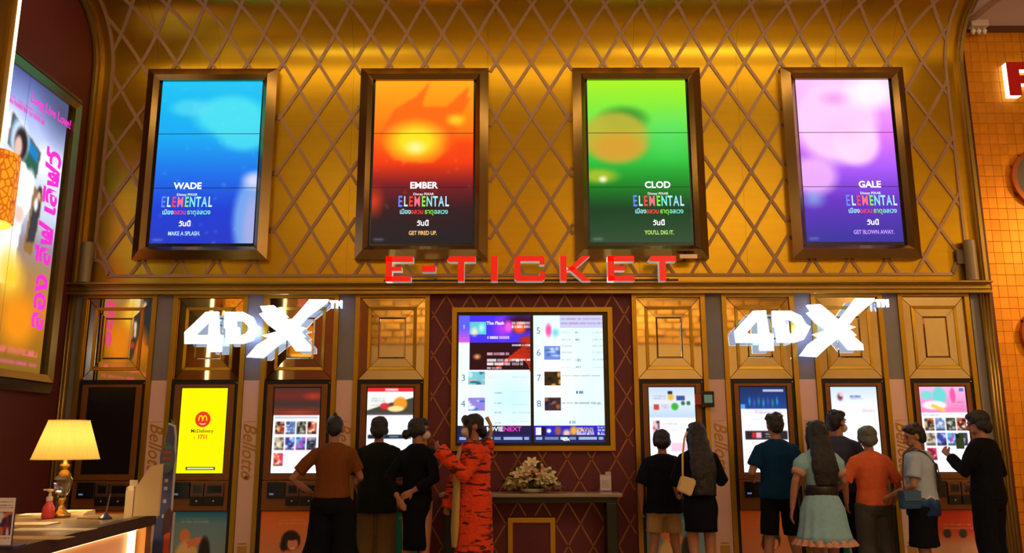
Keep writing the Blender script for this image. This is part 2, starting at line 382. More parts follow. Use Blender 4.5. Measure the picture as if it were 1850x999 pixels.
def kiosk_img(k):
    w_, h_ = 60, 108
    if k == 0: return None
    im = Img(w_, h_, (250, 250, 255))
    if k == 1: im = Img(w_, h_, (255, 240, 0)).rect(.2, .925, .84, .965, (70, 70, 60)).rect(.24, .933, .8, .957, (215, 220, 190))
    if k == 2:
        im.vgrad([(0, (75, 45, 45)), (.3, (110, 40, 30)), (.6, (60, 45, 45)), (.9, (130, 50, 35)), (1, (110, 45, 30))], v1=.325)
        im.ell(.85, .1, .3, .06, (200, 60, 30), .9, .7).ell(.55, .29, .4, .04, (180, 70, 40), .9, .6).rect(.03, .345, .97, .36, (190, 190, 200))
        thumbs(im, .05, .40, .20, .15, .035, .035, [(i, j) for j in (0, 1) for i in range(4)]+[(0, 2)])
    if k == 3:
        im.rect(0, 0, 1, .05, (225, 40, 45)).rect(.38, .012, .66, .035, (250, 200, 200)).vgrad([(0, (250, 250, 245)), (1, (235, 235, 225))], v0=.05, v1=.3)
        im.poly([(0, .27), (.5, .18), (1, .12), (1, .3), (0, .3)], (70, 65, 55)).ell(.38, .22, .12, .045, (220, 40, 50)).ell(.72, .19, .17, .09, (240, 150, 40)).ell(.62, .25, .2, .04, (250, 225, 150))
        im.rect(0, .3, 1, .325, (80, 78, 80)).rect(.03, .56, .97, .6, (30, 40, 55)).rect(.5, .57, .7, .585, (150, 190, 220)).rows(.08, .4, (.12, .15, .2), .015, (120, 150, 160), 3, .5)
    if k == 4:
        im.vgrad([(0, (200, 215, 240)), (.5, (225, 235, 250)), (1, (190, 215, 245))], v1=.36)
        im.ell(.48, .12, .09, .05, (240, 180, 30), .6).rect(.42, .05, .52, .08, (40, 40, 60)).rect(.6, .1, .78, .16, (60, 80, 160)).rect(.1, .2, .22, .27, (200, 70, 60)).ell(.56, .23, .09, .05, (60, 180, 60)).ell(.74, .19, .05, .03, (50, 110, 70)).ell(.86, .19, .05, .03, (50, 120, 80))
        im.rows(.1, .36, (.1, .13), .012, (90, 90, 130), 2, .6).rows(.26, .44, (.2, .22, .24), .01, (200, 110, 120), 5, .6)
        im.blobs(.07, .4, .22, .56, [(220, 200, 200), (60, 40, 60), (200, 90, 80), (40, 50, 90)], 12, 4).rect(.45, .66, 1, .76, (250, 205, 225)).rect(0, .9, 1, 1, (190, 230, 250)).rows(.3, .6, (.43, .5), .012, (160, 170, 190), 9, .5)
    if k == 5:
        im.vgrad([(0, (25, 45, 95)), (1, (20, 70, 150))], v1=.26)
        for q in range(7): im.ell(.2+.1*q, .17+.02*(q % 2), .03, .07, [(60, 190, 230), (110, 90, 200), (60, 170, 120)][q % 3], .8, .8)
        im.rect(.5, .03, .95, .06, (190, 200, 230)).rect(0, .2, .1, .26, (80, 160, 240)).rows(.3, .9, (.275, .3), .012, (150, 120, 170), 8, .6).rows(.2, .5, (.38,), .012, (150, 180, 180), 1, .5)
        im.rect(.06, .52, .98, .62, (40, 35, 45)).rect(.22, .54, .28, .6, (220, 40, 40)).rect(.3, .54, .42, .6, (240, 170, 190)).rows(.5, .8, (.55, .58), .012, (230, 230, 230), 3, .8).rows(.1, .7, (.93,), .01, (140, 180, 190), 4, .5)
    if k == 6:
        im.vgrad([(0, (205, 225, 250)), (1, (250, 252, 255))], v1=.25).ell(.2, .12, .08, .06, (120, 60, 90), .6).ell(.23, .09, .05, .03, (240, 200, 190)).rows(.42, .65, (.1,), .03, (100, 120, 200), 7, .9).rows(.42, .72, (.14,), .01, (120, 130, 150), 3, .6).rows(.65, .95, (.26, .28), .012, (200, 130, 150), 4, .5)
        for v in (.5, .58, .66): im.rect(.55, v, .68, v+.02, (240, 110, 130))
    if k == 7:
        im.vgrad([(0, (250, 190, 230)), (1, (250, 130, 190))], v1=.31).ell(.15, .1, .14, .06, (120, 220, 220)).ell(.43, .11, .17, .12, (110, 215, 215)).ell(.3, .22, .3, .06, (250, 240, 245)).poly([(.25, .2), (.55, .27), (.5, .3), (.22, .24)], (250, 200, 80)).ell(.72, .1, .07, .1, (240, 90, 170)).rows(.68, .97, (.18, .22, .25), .012, (200, 80, 140), 6, .6).rect(.86, .02, .96, .06, (90, 120, 190))
        im.rows(.04, .4, (.335,), .012, (120, 120, 130), 6, .8)
        thumbs(im, .05, .375, .20, .14, .035, .035, [(i, j) for j in (0, 1) for i in range(4)]+[(0, 2)], 30)
    return im if k == 1 else soft(im, 1)
def ad_img(k):
    w_, h_ = 44, 50
    if k in (1, 4): 
        im = Img(w_, h_).vgrad([(0, (20, 110, 150)), (.2, (95, 130, 145)), (1, (120, 135, 140))])
        im.ell(.33, .42, .1, .14, (200, 120, 60)).ell(.38, .8, .22, .35, (205, 170, 110)).poly([(.35, .5), (.6, .42), (.62, .55), (.4, .62)], (200, 120, 80)).ell(.66, .75, .11, .36, (30, 25, 22)).rows(.25, .7, (.12, .17), .03, (150, 180, 180), 3, .5)
    elif k in (0, 2, 5): 
        im = Img(w_, h_).vgrad([(0, (215, 105, 35)), (.5, (200, 120, 70)), (1, (190, 130, 90))])
        im.poly([(.28, 1.), (.3, .84), (.4, .76), (.58, .74), (.68, .82), (.72, 1.)], (45, 85, 72)).ell(.51, .74, .05, .06, (185, 115, 85), .4).ell(.5, .5, .17, .19, (38, 24, 20), .2).ell(.39, .58, .07, .12, (38, 24, 20), .3).ell(.53, .56, .095, .125, (205, 132, 98), .2).ell(.5, .44, .13, .07, (38, 24, 20), .3).ell(.54, .63, .04, .015, (245, 225, 215), .5).poly([(.55, .86), (.7, .8), (.74, .84), (.6, .93)], (205, 140, 110)).ell(.42, .95, .2, .22, (50, 90, 80)).ell(.6, .85, .09, .1, (215, 160, 130)).rows(.3, .75, (.14, .2), .03, (230, 170, 110), 2, .5)
    elif k in (3, 6): im = Img(w_, h_, (20, 110, 85)).ell(.4, .6, .2, .5, (200, 180, 160)).ell(.5, .55, .1, .15, (60, 30, 30)).rows(.2, .8, (.1,), .04, (180, 210, 190), 2, .5)
    else:
        im = Img(w_, h_).vgrad([(0, (200, 50, 30)), (.35, (195, 70, 45)), (.6, (200, 150, 120)), (1, (215, 165, 120))])
        im.ell(.35, .4, .08, .09, (60, 50, 50)).ell(.62, .4, .08, .09, (60, 50, 50)).ell(.75, .85, .2, .12, (200, 40, 30)).ell(.35, .85, .25, .1, (150, 120, 60)).rows(.3, .8, (.25, .3), .02, (230, 190, 160), 2, .6)
    im.a = np.clip(im.a*1.22, 0, 1); return im
KL = ['ticket machine with a dark switched off screen at the far left', 'ticket machine showing a plain yellow screen with a red round logo', 'ticket machine with a poster grid under a dark red picture, left of centre',
      'ticket machine with a fried food picture under a red header', 'ticket machine with small product pictures, beside the red lattice wall', 'ticket machine with a blue stage picture at the top of its screen',
      'ticket machine with an almost white page, behind the grey haired person', 'ticket machine with a pink picture above a poster grid, farthest right']
for k, ((a, b), l) in enumerate(zip(BAYS, KL)):
    c, hw = (a+b)/2, (b-a)/2-.053
    t = thing('ticket_machine', l, 'ticket machine', (c, 0, 0), 0, 'row of self service ticket machines')
    bm = bmesh.new(); bx(bm, -hw, hw, -.03, .018, 1.985, 2.026); bx(bm, -hw, -hw+.032, -.03, .018, 0, 1.985); bx(bm, hw-.032, hw, -.03, .018, 0, 1.985); fin(bm, 'surround', BLACK, t)
    x0 = -.245; x1 = .245; zb, zt = 1.055, 1.945
    bm = bmesh.new(); W = hw-.034
    bx(bm, -W, x0-.012, -.045, .018, .985, 1.983, .004); bx(bm, x1+.012, W, -.045, .018, .985, 1.983, .004); bx(bm, x0-.012, x1+.012, -.045, .018, zt+.01, 1.983, .004); bx(bm, x0-.012, x1+.012, -.045, .018, .985, zb-.01, .004); fin(bm, 'screen_door', BROWN, t)
    bm = bmesh.new(); bx(bm, x0-.011, x1+.011, -.028, .016, zb-.009, zt+.009); fin(bm, 'bezel', BEZ, t)
    im = kiosk_img(k)
    if im is None: s = box('screen', BEZ, x0, x1, -.034, -.029, zb, zt, t)
    else: s = picture('screen', im, x0, x1, zb, zt, -.033, SCREEN, t, .004)
    bm = bmesh.new(); bx(bm, -W, W, -.05, .018, .675, .978, .006); fin(bm, 'lower_panel', BROWN, t)
    rd = box('card_reader', BEZ, -.26, -.075, -.072, -.048, .80, .965, t, bev=.005); box('reader_light', glow('reader_blue', (.2, .3, .6), .5), -.235, -.19, -.074, -.071, .835, .852, rd)
    for x, wd in ((-.065, .135), (.08, .2)):
        bm = bmesh.new(); bx(bm, x, x+wd, -.075, -.048, .82, .955, .005); p = fin(bm, 'slot_module', MOD, t)
        bm = bmesh.new(); bx(bm, x+.03, x+wd-.02, -.078, -.074, .855, .93); fin(bm, 'slot', BEZ, p)
        bm = bmesh.new(); bx(bm, x, x+wd, -.07, -.048, .728, .812, .005); q = fin(bm, 'lock_plate', BLACK, t)
        bm = bmesh.new(); ell(bm, (x+wd*.5, -.072, .772), (.012, .006, .012), 10); fin(bm, 'lock', LOCK, q, smooth=True)
    bm = bmesh.new(); ell(bm, (hw-.017, -.032, 2.0), (.008, .004, .008), 8); fin(bm, 'screw', LOCK, t, smooth=True)
    picture('advert', ad_img(k), -W, W, .08, .668, -.02, PRINT, t, .01)
    box('plinth', BLACK, -W, W, -.03, .018, 0, .075, t)
    if k == 1:
        RED = glow('logo_red', rgb(238, 50, 10), 1.0); YEL = glow('logo_yellow', rgb(255, 220, 20), 1.0); DK = glow('dark_print', rgb(90, 60, 20), 1.0)
        bm = bmesh.new(); prism(bm, [(.082*math.cos(q*PI/16), 1.615+.082*math.sin(q*PI/16)) for q in range(32)], -.0365, -.0345); lg = fin(bm, 'logo_disc', RED, t)
        for sx in (-1, 1):
            bm = bmesh.new(); tube(bm, [(sx*.022+.021*math.cos(q*PI/8)*1.0, -.038, 1.60+.055*math.sin(q*PI/8)) for q in range(9)], .006, 6, (0, 1, 0)); fin(bm, 'arch', YEL, lg)
        bm = bmesh.new(); tube(bm, [(-.03+.06*q/6, -.038, 1.572-.008*math.sin(q*PI/6)) for q in range(7)], .004, 6, (0, 1, 0)); fin(bm, 'smile', WHITE_L, lg)
        text('McDelivery', .052, DK, t, (0, -.036, 1.492), off=.0006); text('1711', .06, RED, t, (.01, -.036, 1.43), off=.002, sx=.9); text('\u2198', .035, RED, t, (-.08, -.036, 1.425))
    if k == 6: text('D-zone', .03, glow('page_blue', rgb(70, 90, 190), 1), t, (.02, -.035, 1.86), sx=.9) if False else None

# ---- banners on the pilasters
BL = ['pale pink banner with gold script at far left, half hidden by the blue standee', 'pale pink banner with gold script right of the yellow screen', 'pale pink banner with gold script behind the person with a hair bun',
      'pale pink banner with gold script right of the long haired person', 'pale pink banner with gold script above the pale blue dress', 'pale pink banner with gold script behind the person with the satchel']
for (a, b), l in zip(pil, BL):
    c, hw = (a+b)/2, (b-a)/2-.003
    t = thing('banner', l, 'banner', (c, -.02, 0), 0, 'script banners on the pilasters')
    box('panel', PINK, -hw, hw, -.01, .04, 0, 2.028, t)
    text('Bellotto', .20, SCRIPT, t, (.005, -.0125, 1.29), (PI/2, PI/2, 0), .001, sx=.9, off=.0015, shear=.4)
    box('hairline', SCRIPT, -hw*.75, hw*.75, -.0115, -.0095, 1.587, 1.592, t); box('hairline', SCRIPT, -hw*.75, hw*.75, -.0115, -.0095, 1.018, 1.022, t)
    bm = bmesh.new()
    for q in range(5): 
        an = PI/2+(q-2)*.7; tube(bm, [(0, -.011, 1.0), (.035*math.cos(an), -.011, 1.005+.04*math.sin(an))], [.006, .002], 5)
    fin(bm, 'emblem', mat('dark_ink', (.06, .04, .05), .5), t)
    bm = bmesh.new(); bx(bm, -.05, .05, -.0125, -.0095, .2, .32); fin(bm, 'pack_print', mat('mustard_print', (.5, .27, .03), .5), t)
    box('caption', SCRIPT, -.045, .045, -.0125, -.0095, .335, .35, t)

# ------------------------------------------------------------------ red wall with the schedule screens
RX0, RX1 = -.912, 1.293
red = box('trim_30', REDW, RX0+.002, RX1-.002, -.012, .02, 0, 2.974, kind='structure')
rr = [(-.675, 1.085, 1.27, 2.815), (-.075, .445, 0, .615)]
def redstrip(p, q):
    bm = bmesh.new(); d = (Vector(q)-Vector(p)).normalized(); n = Vector((-d.y, d.x))*.0075
    A = [(p[0]+n.x, p[1]+n.y), (p[0]-n.x, p[1]-n.y), (q[0]-n.x, q[1]-n.y), (q[0]+n.x, q[1]+n.y)]
    prism(bm, A, -.018, -.011); fin(bm, 'strip', REDL, red)
for sg in (1, -1):
    sl = sg*.13/.22
    for k in range(-12, 22):
        xa = -.735+k*.26-sl*2.955
        for l, h in clip_line(xa, sl, .02, 2.955, RX0+.02, RX1-.02, rr, .04): redstrip((xa+sl*l, l), (xa+sl*h, h))
def four(name, m, x0, x1, z0, z1, wd, y0, y1, parent, bev=.006, yin=None):
    O = [(x0, z0), (x1, z0), (x1, z1), (x0, z1)]; I = [(x0+wd, z0+wd), (x1-wd, z0+wd), (x1-wd, z1-wd), (x0+wd, z1-wd)]
    for k in range(4):
        j = (k+1) % 4; q = [O[k], O[j], I[j], I[k]]; bm = bmesh.new()
        yi = y0 if yin is None else yin
        A = [bm.verts.new((x, y, z)) for (x, z), y in zip(q, (y0, y0, yi, yi))]; B = [bm.verts.new((x, y1, z)) for x, z in q]
        bm.faces.new(A); bm.faces.new(B[::-1])
        for n in range(4): bm.faces.new((A[n], A[(n+1) % 4], B[(n+1) % 4], B[n]))
        fin(bm, name, m, parent)
board = thing('schedule_board', 'gold framed pair of tall schedule screens on the red lattice wall', 'screen', (.205, -.012, 1.28))
four('frame', TRIM, -.87, .87, 0, 1.53, .052, -.06, 0, board)
box('bezel', BEZ, -.815, .815, -.025, -.002, .054, 1.476, board)
def ticker(im): im.rect(0, .945, 1, 1, (25, 40, 95)); im.rows(.02, .98, (.957,), .02, (200, 220, 250), 11, .95); return im
L_ = Img(78, 138, (236, 250, 255)); L_.ell(.75, .66, .5, .25, (205, 246, 248), .9)
L_.rect(0, 0, .16, .21, (95, 95, 250)).vgrad([(0, (100, 90, 250)), (1, (230, 90, 220))], 0, .16, .1, .22)
L_.rect(.15, 0, 1, .22, (70, 50, 240)).ell(.62, .1, .18, .12, (190, 60, 240), .9).ell(.88, .06, .3, .1, (60, 15, 40), .6).ell(.85, .1, .12, .06, (255, 90, 40), .6).ell(.7, .09, .08, .06, (255, 90, 230), .6)
L_.rect(.15, .22, 1, .435, (45, 12, 20))
for q in range(9): L_.poly([(.5+.05*q, .42-.02*q), (1, .2+.03*q), (1, .225+.03*q), (.52+.05*q, .435-.02*q)], (205, 45, 25), .8)
L_.ell(.95, .2, .15, .05, (190, 40, 20), .7).ell(.26, .33, .07, .03, (250, 170, 90), .9).rect(.15, .05, .38, .15, (90, 200, 220)).ell(.22, .13, .07, .05, (250, 230, 200), .8).ell(.32, .1, .06, .05, (180, 250, 250), .9)
L_.rows(.4, .7, (.17,), .022, (250, 240, 250), 3, 1).rows(.4, .7, (.3,), .018, (250, 200, 220), 4, 1).rows(.4, .9, (.35, .38), .02, (255, 245, 245), 5, .9).rows(.75, 1, (.05, .08, .23, .345), .02, (255, 235, 240), 6, .9).rows(.4, .6, (.41,), .015, (250, 220, 230), 4, 1)
for v, p in ((.447, [(120, 200, 215), (230, 190, 150), (180, 240, 240), (40, 110, 130)]), (.65, [(150, 130, 220), (40, 110, 200), (230, 240, 255)])):
    L_.blobs(.14, v, .37, v+.105, p, 10, int(v*100))
L_.rows(.4, .6, (.485,), .012, (190, 215, 220), 3, .5).rows(.75, 1, (.485, .6, .7, .76, .83), .012, (180, 215, 225), 4, .6).rows(.5, .6, (.61, .69, .76, .84), .014, (150, 190, 200), 9, .7)
L_.rect(0, .87, 1, .945, (35, 30, 75)); L_ = ticker(L_)
L_.rect(0, .87, 1, .94, (32, 28, 72))
R_ = Img(78, 138, (228, 250, 252)); R_.ell(.3, .5, .45, .5, (250, 254, 255), .9)
R_.rect(.38, 0, 1, .1, (200, 205, 240)).rows(.4, 1, (.02, .06), .014, (190, 130, 190), 3, .7).ell(.22, .12, .06, .07, (240, 90, 170), .6).ell(.32, .14, .07, .05, (120, 220, 230), .8)
for k, (v, p) in enumerate(((.25, [(110, 140, 220), (180, 210, 250), (90, 110, 180)]), (.45, [(60, 40, 20), (210, 150, 60), (30, 25, 20)]), (.65, [(60, 40, 50), (150, 90, 60), (30, 30, 60)]))): R_.blobs(.15, v, .385, v+.105, p, 10, 40+k)
R_.rows(.4, .55, (.13, .19, .24, .29, .35, .41), .012, (170, 210, 215), 3, .7).rows(.6, .68, (.13, .19, .35, .405), .016, (120, 160, 175), 5, .8).rows(.85, 1, (.13, .19, .24, .29, .35, .41, .7), .012, (160, 200, 210), 6, .6).rows(.6, .7, (.605,), .02, (60, 90, 110), 8, .9).rows(.5, .6, (.835,), .02, (110, 160, 190), 8, .9).rows(.4, .95, (.475, .69), .014, (120, 150, 160), 9, .6)
R_.rect(0, .87, 1, .945, (45, 40, 190)).rect(.03, .885, .1, .94, (250, 235, 240)).rect(.1, .88, .17, .945, (25, 20, 50)).ell(.34, .91, .06, .05, (160, 90, 80), .6).ell(.46, .93, .07, .04, (235, 200, 180), .6).ell(.56, .91, .07, .05, (240, 170, 60), .6).ell(.21, .91, .04, .02, (250, 250, 250), .5)
R_.rows(.6, .85, (.885, .9), .014, (250, 210, 120), 3, .9).rows(.6, .85, (.915, .93), .014, (250, 240, 250), 4, .9).rows(.9, 1, (.88, .9, .92, .935), .012, (230, 240, 255), 4, .9); R_ = ticker(R_)
sl_ = picture('left_screen', L_, -.798, -.022, .085, 1.445, -.0285, SCREEN, board, .003); sr_ = picture('right_screen', R_, .012, .765, .085, 1.445, -.0285, SCREEN, board, .003)
INK = glow('screen_ink', rgb(90, 130, 160), 1); MAG = glow('magenta_print', rgb(240, 60, 200), 1)
for s, x, z in (('3', -.742, .765), ('4', -.742, .49)): text(s, .1, INK, sl_, (x, -.03, z))
for s, x, z in (('5', .068, 1.275), ('6', .068, 1.035), ('7', .068, .763), ('8', .068, .49)): text(s, .1, INK, sr_, (x, -.03, z))
text('The Flash', .05, WHITE_L, sl_, (-.40, -.031, 1.36), off=.001); text('1', .06, WHITE_L, sl_, (-.74, -.031, 1.32))
text('MOVIE', .066, WHITE_L, sl_, (-.42, -.031, .225), off=.0015, sx=1.1); text('NEXT', .066, MAG, sl_, (-.215, -.031, .225), off=.0015, sx=1.1)
text('4DX', .04, WHITE_L, sr_, (.35, -.031, .116), off=.001)
ow = thing('wall_frame', 'low gold frame set on the red wall under the console table', 'frame', (.185, -.012, 0))
four('frame', TRIM, -.245, .245, -.01, .60, .05, -.03, 0, ow); box('panel', REDW, -.194, .194, -.008, 0, .0, .549, ow)

# ------------------------------------------------------------------ big video posters on the gold wall
def poster_img(k):
    im = Img(72, 120); n = np.random.default_rng(k)
    if k == 0:
        im.vgrad([(0, (10, 190, 235)), (.35, (20, 165, 235)), (.6, (25, 105, 225)), (.8, (28, 60, 205)), (1, (35, 55, 190))])
        im.ell(.7, .22, .42, .15, (75, 220, 235), .35, .9).ell(.85, .32, .32, .14, (70, 215, 235), .35, .9).ell(.3, .17, .25, .07, (90, 215, 235), .5, .7).ell(.98, .85, .22, .3, (120, 170, 235), .3, .9).ell(1., .9, .14, .26, (170, 170, 220), .5, .8).ell(.98, .62, .16, .07, (235, 225, 250), .7, .8)
        for _ in range(40): im.ell(n.random(), n.random(), .012, .008, (150, 220, 250), .8, .7)
    if k == 1:
        im.vgrad([(0, (255, 165, 20)), (.3, (250, 120, 15)), (.52, (235, 55, 15)), (.65, (120, 25, 35)), (.8, (50, 25, 30)), (1, (32, 30, 34))])
        im.poly([(.05, .34), (.2, .18), (.42, .1), (.56, .0), (.5, .1), (.48, .17), (.72, .17), (.95, .03), (.93, .12), (.98, .1), (.85, .25), (.8, .4), (.6, .52), (.2, .5)], (250, 100, 15), .9).ell(.42, .38, .36, .15, (255, 225, 30), .6, .95).ell(.42, .42, .14, .06, (255, 245, 190), .9, .8).ell(.82, .25, .12, .05, (255, 215, 40), .7, .8).ell(.02, .75, .12, .12, (240, 60, 20), .9, .8).ell(.9, .42, .25, .1, (240, 50, 15), .9, .6)
        for _ in range(24): im.ell(n.random(), .3+.5*n.random(), .01, .006, (255, 200, 120), .8, .7)
    if k == 2:
        im.vgrad([(0, (165, 235, 30)), (.25, (110, 225, 70)), (.5, (45, 190, 60)), (.65, (15, 130, 35)), (.8, (10, 60, 30)), (1, (45, 75, 50))])
        im.ell(.36, .25, .3, .1, (30, 120, 40), .5, .8).ell(.28, .36, .38, .18, (190, 175, 55), .25, .9).ell(.3, .42, .34, .12, (215, 150, 45), .5, .8).ell(.1, .6, .25, .06, (190, 190, 40), .6, .8).ell(.14, .62, .05, .025, (250, 245, 210), .5, .9).ell(.8, .35, .3, .2, (80, 225, 130), .9, .4)
    if k == 3:
        im.vgrad([(0, (245, 190, 250)), (.35, (225, 120, 250)), (.55, (170, 90, 245)), (.75, (100, 50, 190)), (1, (55, 50, 150))])
        im.ell(.4, .26, .5, .3, (250, 205, 245), .25, .95).ell(.6, .4, .28, .16, (255, 215, 250), .3, .9).ell(.12, .6, .3, .14, (250, 190, 250), .4, .8).ell(.8, .08, .35, .14, (255, 245, 255), .6, .9).ell(.4, .12, .2, .06, (235, 140, 225), .9, .7).ell(.5, .32, .3, .1, (255, 185, 235), .9, .6).ell(.1, .74, .16, .07, (150, 200, 240), .8, .6)
    im.rect(.03, .972, .13, .98, (190, 195, 205), .6); return im
ELE = [rgb(90, 130, 255), rgb(190, 240, 240), rgb(250, 60, 60), rgb(255, 110, 130), rgb(130, 235, 70), rgb(120, 240, 220), rgb(160, 240, 250), rgb(140, 220, 255), rgb(200, 240, 255)]
ELM = [glow('title_colour_%s' % 'abcdefghi'[i], c, 1.1) for i, c in enumerate(ELE)]
PD = [('WADE', 'MAKE A SPLASH.', 'blue', 'farthest left on the gold wall', (180, 220, 255), .33), ('EMBER', 'GET FIRED UP.', 'orange and black', 'above the first red letters', (250, 200, 120), .51), ('CLOD', "YOU'LL DIG IT.", 'green', 'above the last red letters', (190, 240, 90), .68), ('GALE', 'GET BLOWN AWAY.', 'pink and violet', 'farthest right on the gold wall', (190, 150, 250), .70)]
for k, ((a, b), (nm, tag_, colr, pl, tc, tu)) in enumerate(zip(POSTERS, PD)):
    c, hw = (a+b)/2, (b-a)/2
    t = thing('video_poster', '%s video poster in a wide bronze frame, %s' % (colr, pl), 'poster', (c, -.002, 3.48), 0, 'framed video posters on the gold wall')
    # frame: outer bevel, dark groove, inner bevel
    four('outer_frame', FRAME, -hw-.17, hw+.17, -.135, 2.12, .095, -.09, 0, t, yin=-.15)
    four('inner_frame', FRAME, -hw-.075, hw+.075, -.04, 2.025, .05, -.148, 0, t, yin=-.10)
    bm = bmesh.new(); bx(bm, -hw-.024, hw+.024, -.06, 0, .011, 1.999); fin(bm, 'bezel', BEZ, t)
    im = soft(poster_img(k), 2)
    for j in range(3):
        sub = Img(72, 40); sub.a = im.a[j*40:(j+1)*40]
        p = picture('screen_panel', sub, -hw+.0, hw-.0, .05+.642*(2-j)+.004, .05+.642*(3-j)-.003, -.066, SCREEN, t, .005)
    x = -hw+2*hw*tu; y = -.068
    text(nm, .105, WHITE_L, p, (x, y, .715), sx=1., off=.003)
    text('Disney PIXAR', .04, WHITE_L, p, (x, y, .615))
    ws = [.066, .056, .06, .082, .06, .07, .062, .072, .056]; tot = sum(ws); xx = x-tot/2; 
    for ch, w_, mm in zip('ELEMENTAL', ws, ELM):
        text(ch, .165 if ch != 'E' or xx > x-tot/2+.01 else .18, mm, p, (xx+w_/2, y, .525), sx=.55, off=.003, name='title_letter'); xx += w_
    for j, (wd, mm) in enumerate((('เมือง', ELM[6]), ('อลวน', ELM[2]), ('ธาตุ', ELM[4]), ('อลเวง', ELM[5]))):
        text(wd, .075, mm, p, (x-.2+.133*j, y, .41), sx=.85, off=.001)
    text('วันนี้', .078, WHITE_L, p, (x, y, .275), off=.002)
    text(tag_, .065, glow('tag_%s' % colr.replace(' ', '_'), rgb(*tc), 1.1), p, (x, y, .165), sx=.75, off=.001)
    text('-----', .03, WHITE_L, p, (-hw+.12, y, .07)) if False else None

# ------------------------------------------------------------------ red E-TICKET letters
eroot = thing('sign', 'row of raised red letters reading E-TICKET above the schedule screens', 'sign', (.2, -.2, 3.13))
ERED = mat('lit_red_acrylic', (.75, .012, .008), .3, 0, .05, emit=rgb(240, 25, 5), es=.55)
EWHT = mat('white_letter_return', (.8, .78, .76), .35, 0, .05, emit=(.9, .85, .8), es=.25)
def ex(px): return at(px, 488, -.25).x-.2
zt_, zb_ = at(925, 463, -.25).z-3.13, at(925, 508, -.25).z-3.13
hh = zt_-zb_
def letter(polys, nm='letter'):
    bm = bmesh.new()
    for p in polys: prism(bm, p, -.05, .06)
    o = fin(bm, nm, EWHT, eroot)
    bm = bmesh.new()
    for p in polys: prism(bm, p, -.062, -.051)
    fin(bm, 'face', ERED, o)
    return o
def R4(x0, x1, v0, v1): return [(x0, zb_+hh*v0), (x1, zb_+hh*v0), (x1, zb_+hh*v1), (x0, zb_+hh*v1)]
sw = .068
a_, b_ = ex(697), ex(746); letter([R4(a_, a_+sw, 0, 1), R4(a_, b_, .78, 1), R4(a_, b_-.02, 0, .2), R4(a_+sw, a_+.17, .42, .58)])
letter([R4(ex(762), ex(787), .38, .62)])
def Tt(p0, p1):
    x0, x1 = ex(p0), ex(p1); m_ = (x0+x1)/2
    letter([[(x0, zb_+hh*.84), (x0+.03, zb_+hh*.78), (x1, zb_+hh*.78), (x1, zb_+hh), (x0+.03, zb_+hh)], R4(m_-sw/2, m_+sw/2, 0, .78)])
Tt(807, 859); letter([R4(ex(887), ex(899), 0, 1)])
a_, b_ = ex(929), ex(984)
letter([[(a_+.03, zb_+hh), (b_-.02, zb_+hh), (b_, zb_+hh*.92), (b_, zb_+hh*.66), (b_-.055, zb_+hh*.66), (b_-.055, zb_+hh*.8), (a_+sw, zb_+hh*.8), (a_+sw, zb_+hh*.2), (b_-.055, zb_+hh*.2), (b_-.055, zb_+hh*.34), (b_, zb_+hh*.34), (b_, zb_+hh*.08), (b_-.02, zb_), (a_+.03, zb_), (a_, zb_+hh*.1), (a_, zb_+hh*.9)]])
a_, b_ = ex(1012), ex(1066)
letter([R4(a_, a_+sw, 0, 1), [(a_+sw, zb_+hh*.42), (b_-.09, zb_+hh), (b_, zb_+hh), (a_+sw+.07, zb_+hh*.42)], [(a_+sw, zb_+hh*.56), (a_+sw+.08, zb_+hh*.56), (b_+.005, zb_), (b_-.085, zb_)]])
a_, b_ = ex(1098), ex(1146); letter([R4(a_, a_+sw, 0, 1), R4(a_, b_, .78, 1), R4(a_, b_, 0, .2), R4(a_+sw, b_-.1, .42, .58)])
Tt(1172, 1222)
# slim metal rail that carries the letters
bm = bmesh.new(); bx(bm, ex(690), ex(1230), .1, .14, zb_+.02, zb_+.05)
for q in range(7): bx(bm, ex(700+85*q)-.01, ex(700+85*q)+.01, .06, .196, zb_+.02, zb_+.05)
fin(bm, 'mounting_rail', BLACK, eroot)
# small pale bracket plate right of the last letter
p0 = at(1228, 461, -.2); 
pl_ = thing('wall_plate', 'small pale metal plate beside the last letter of the red sign', 'plate', (p0.x, -.15, p0.z-.035))
box('plate', mat('pale_brass', (.6, .42, .25), .35, .6), 0, .19, -.05, -.03, 0, .045, pl_); box('bracket', BLACK, .08, .11, -.03, .148, .01, .035, pl_)

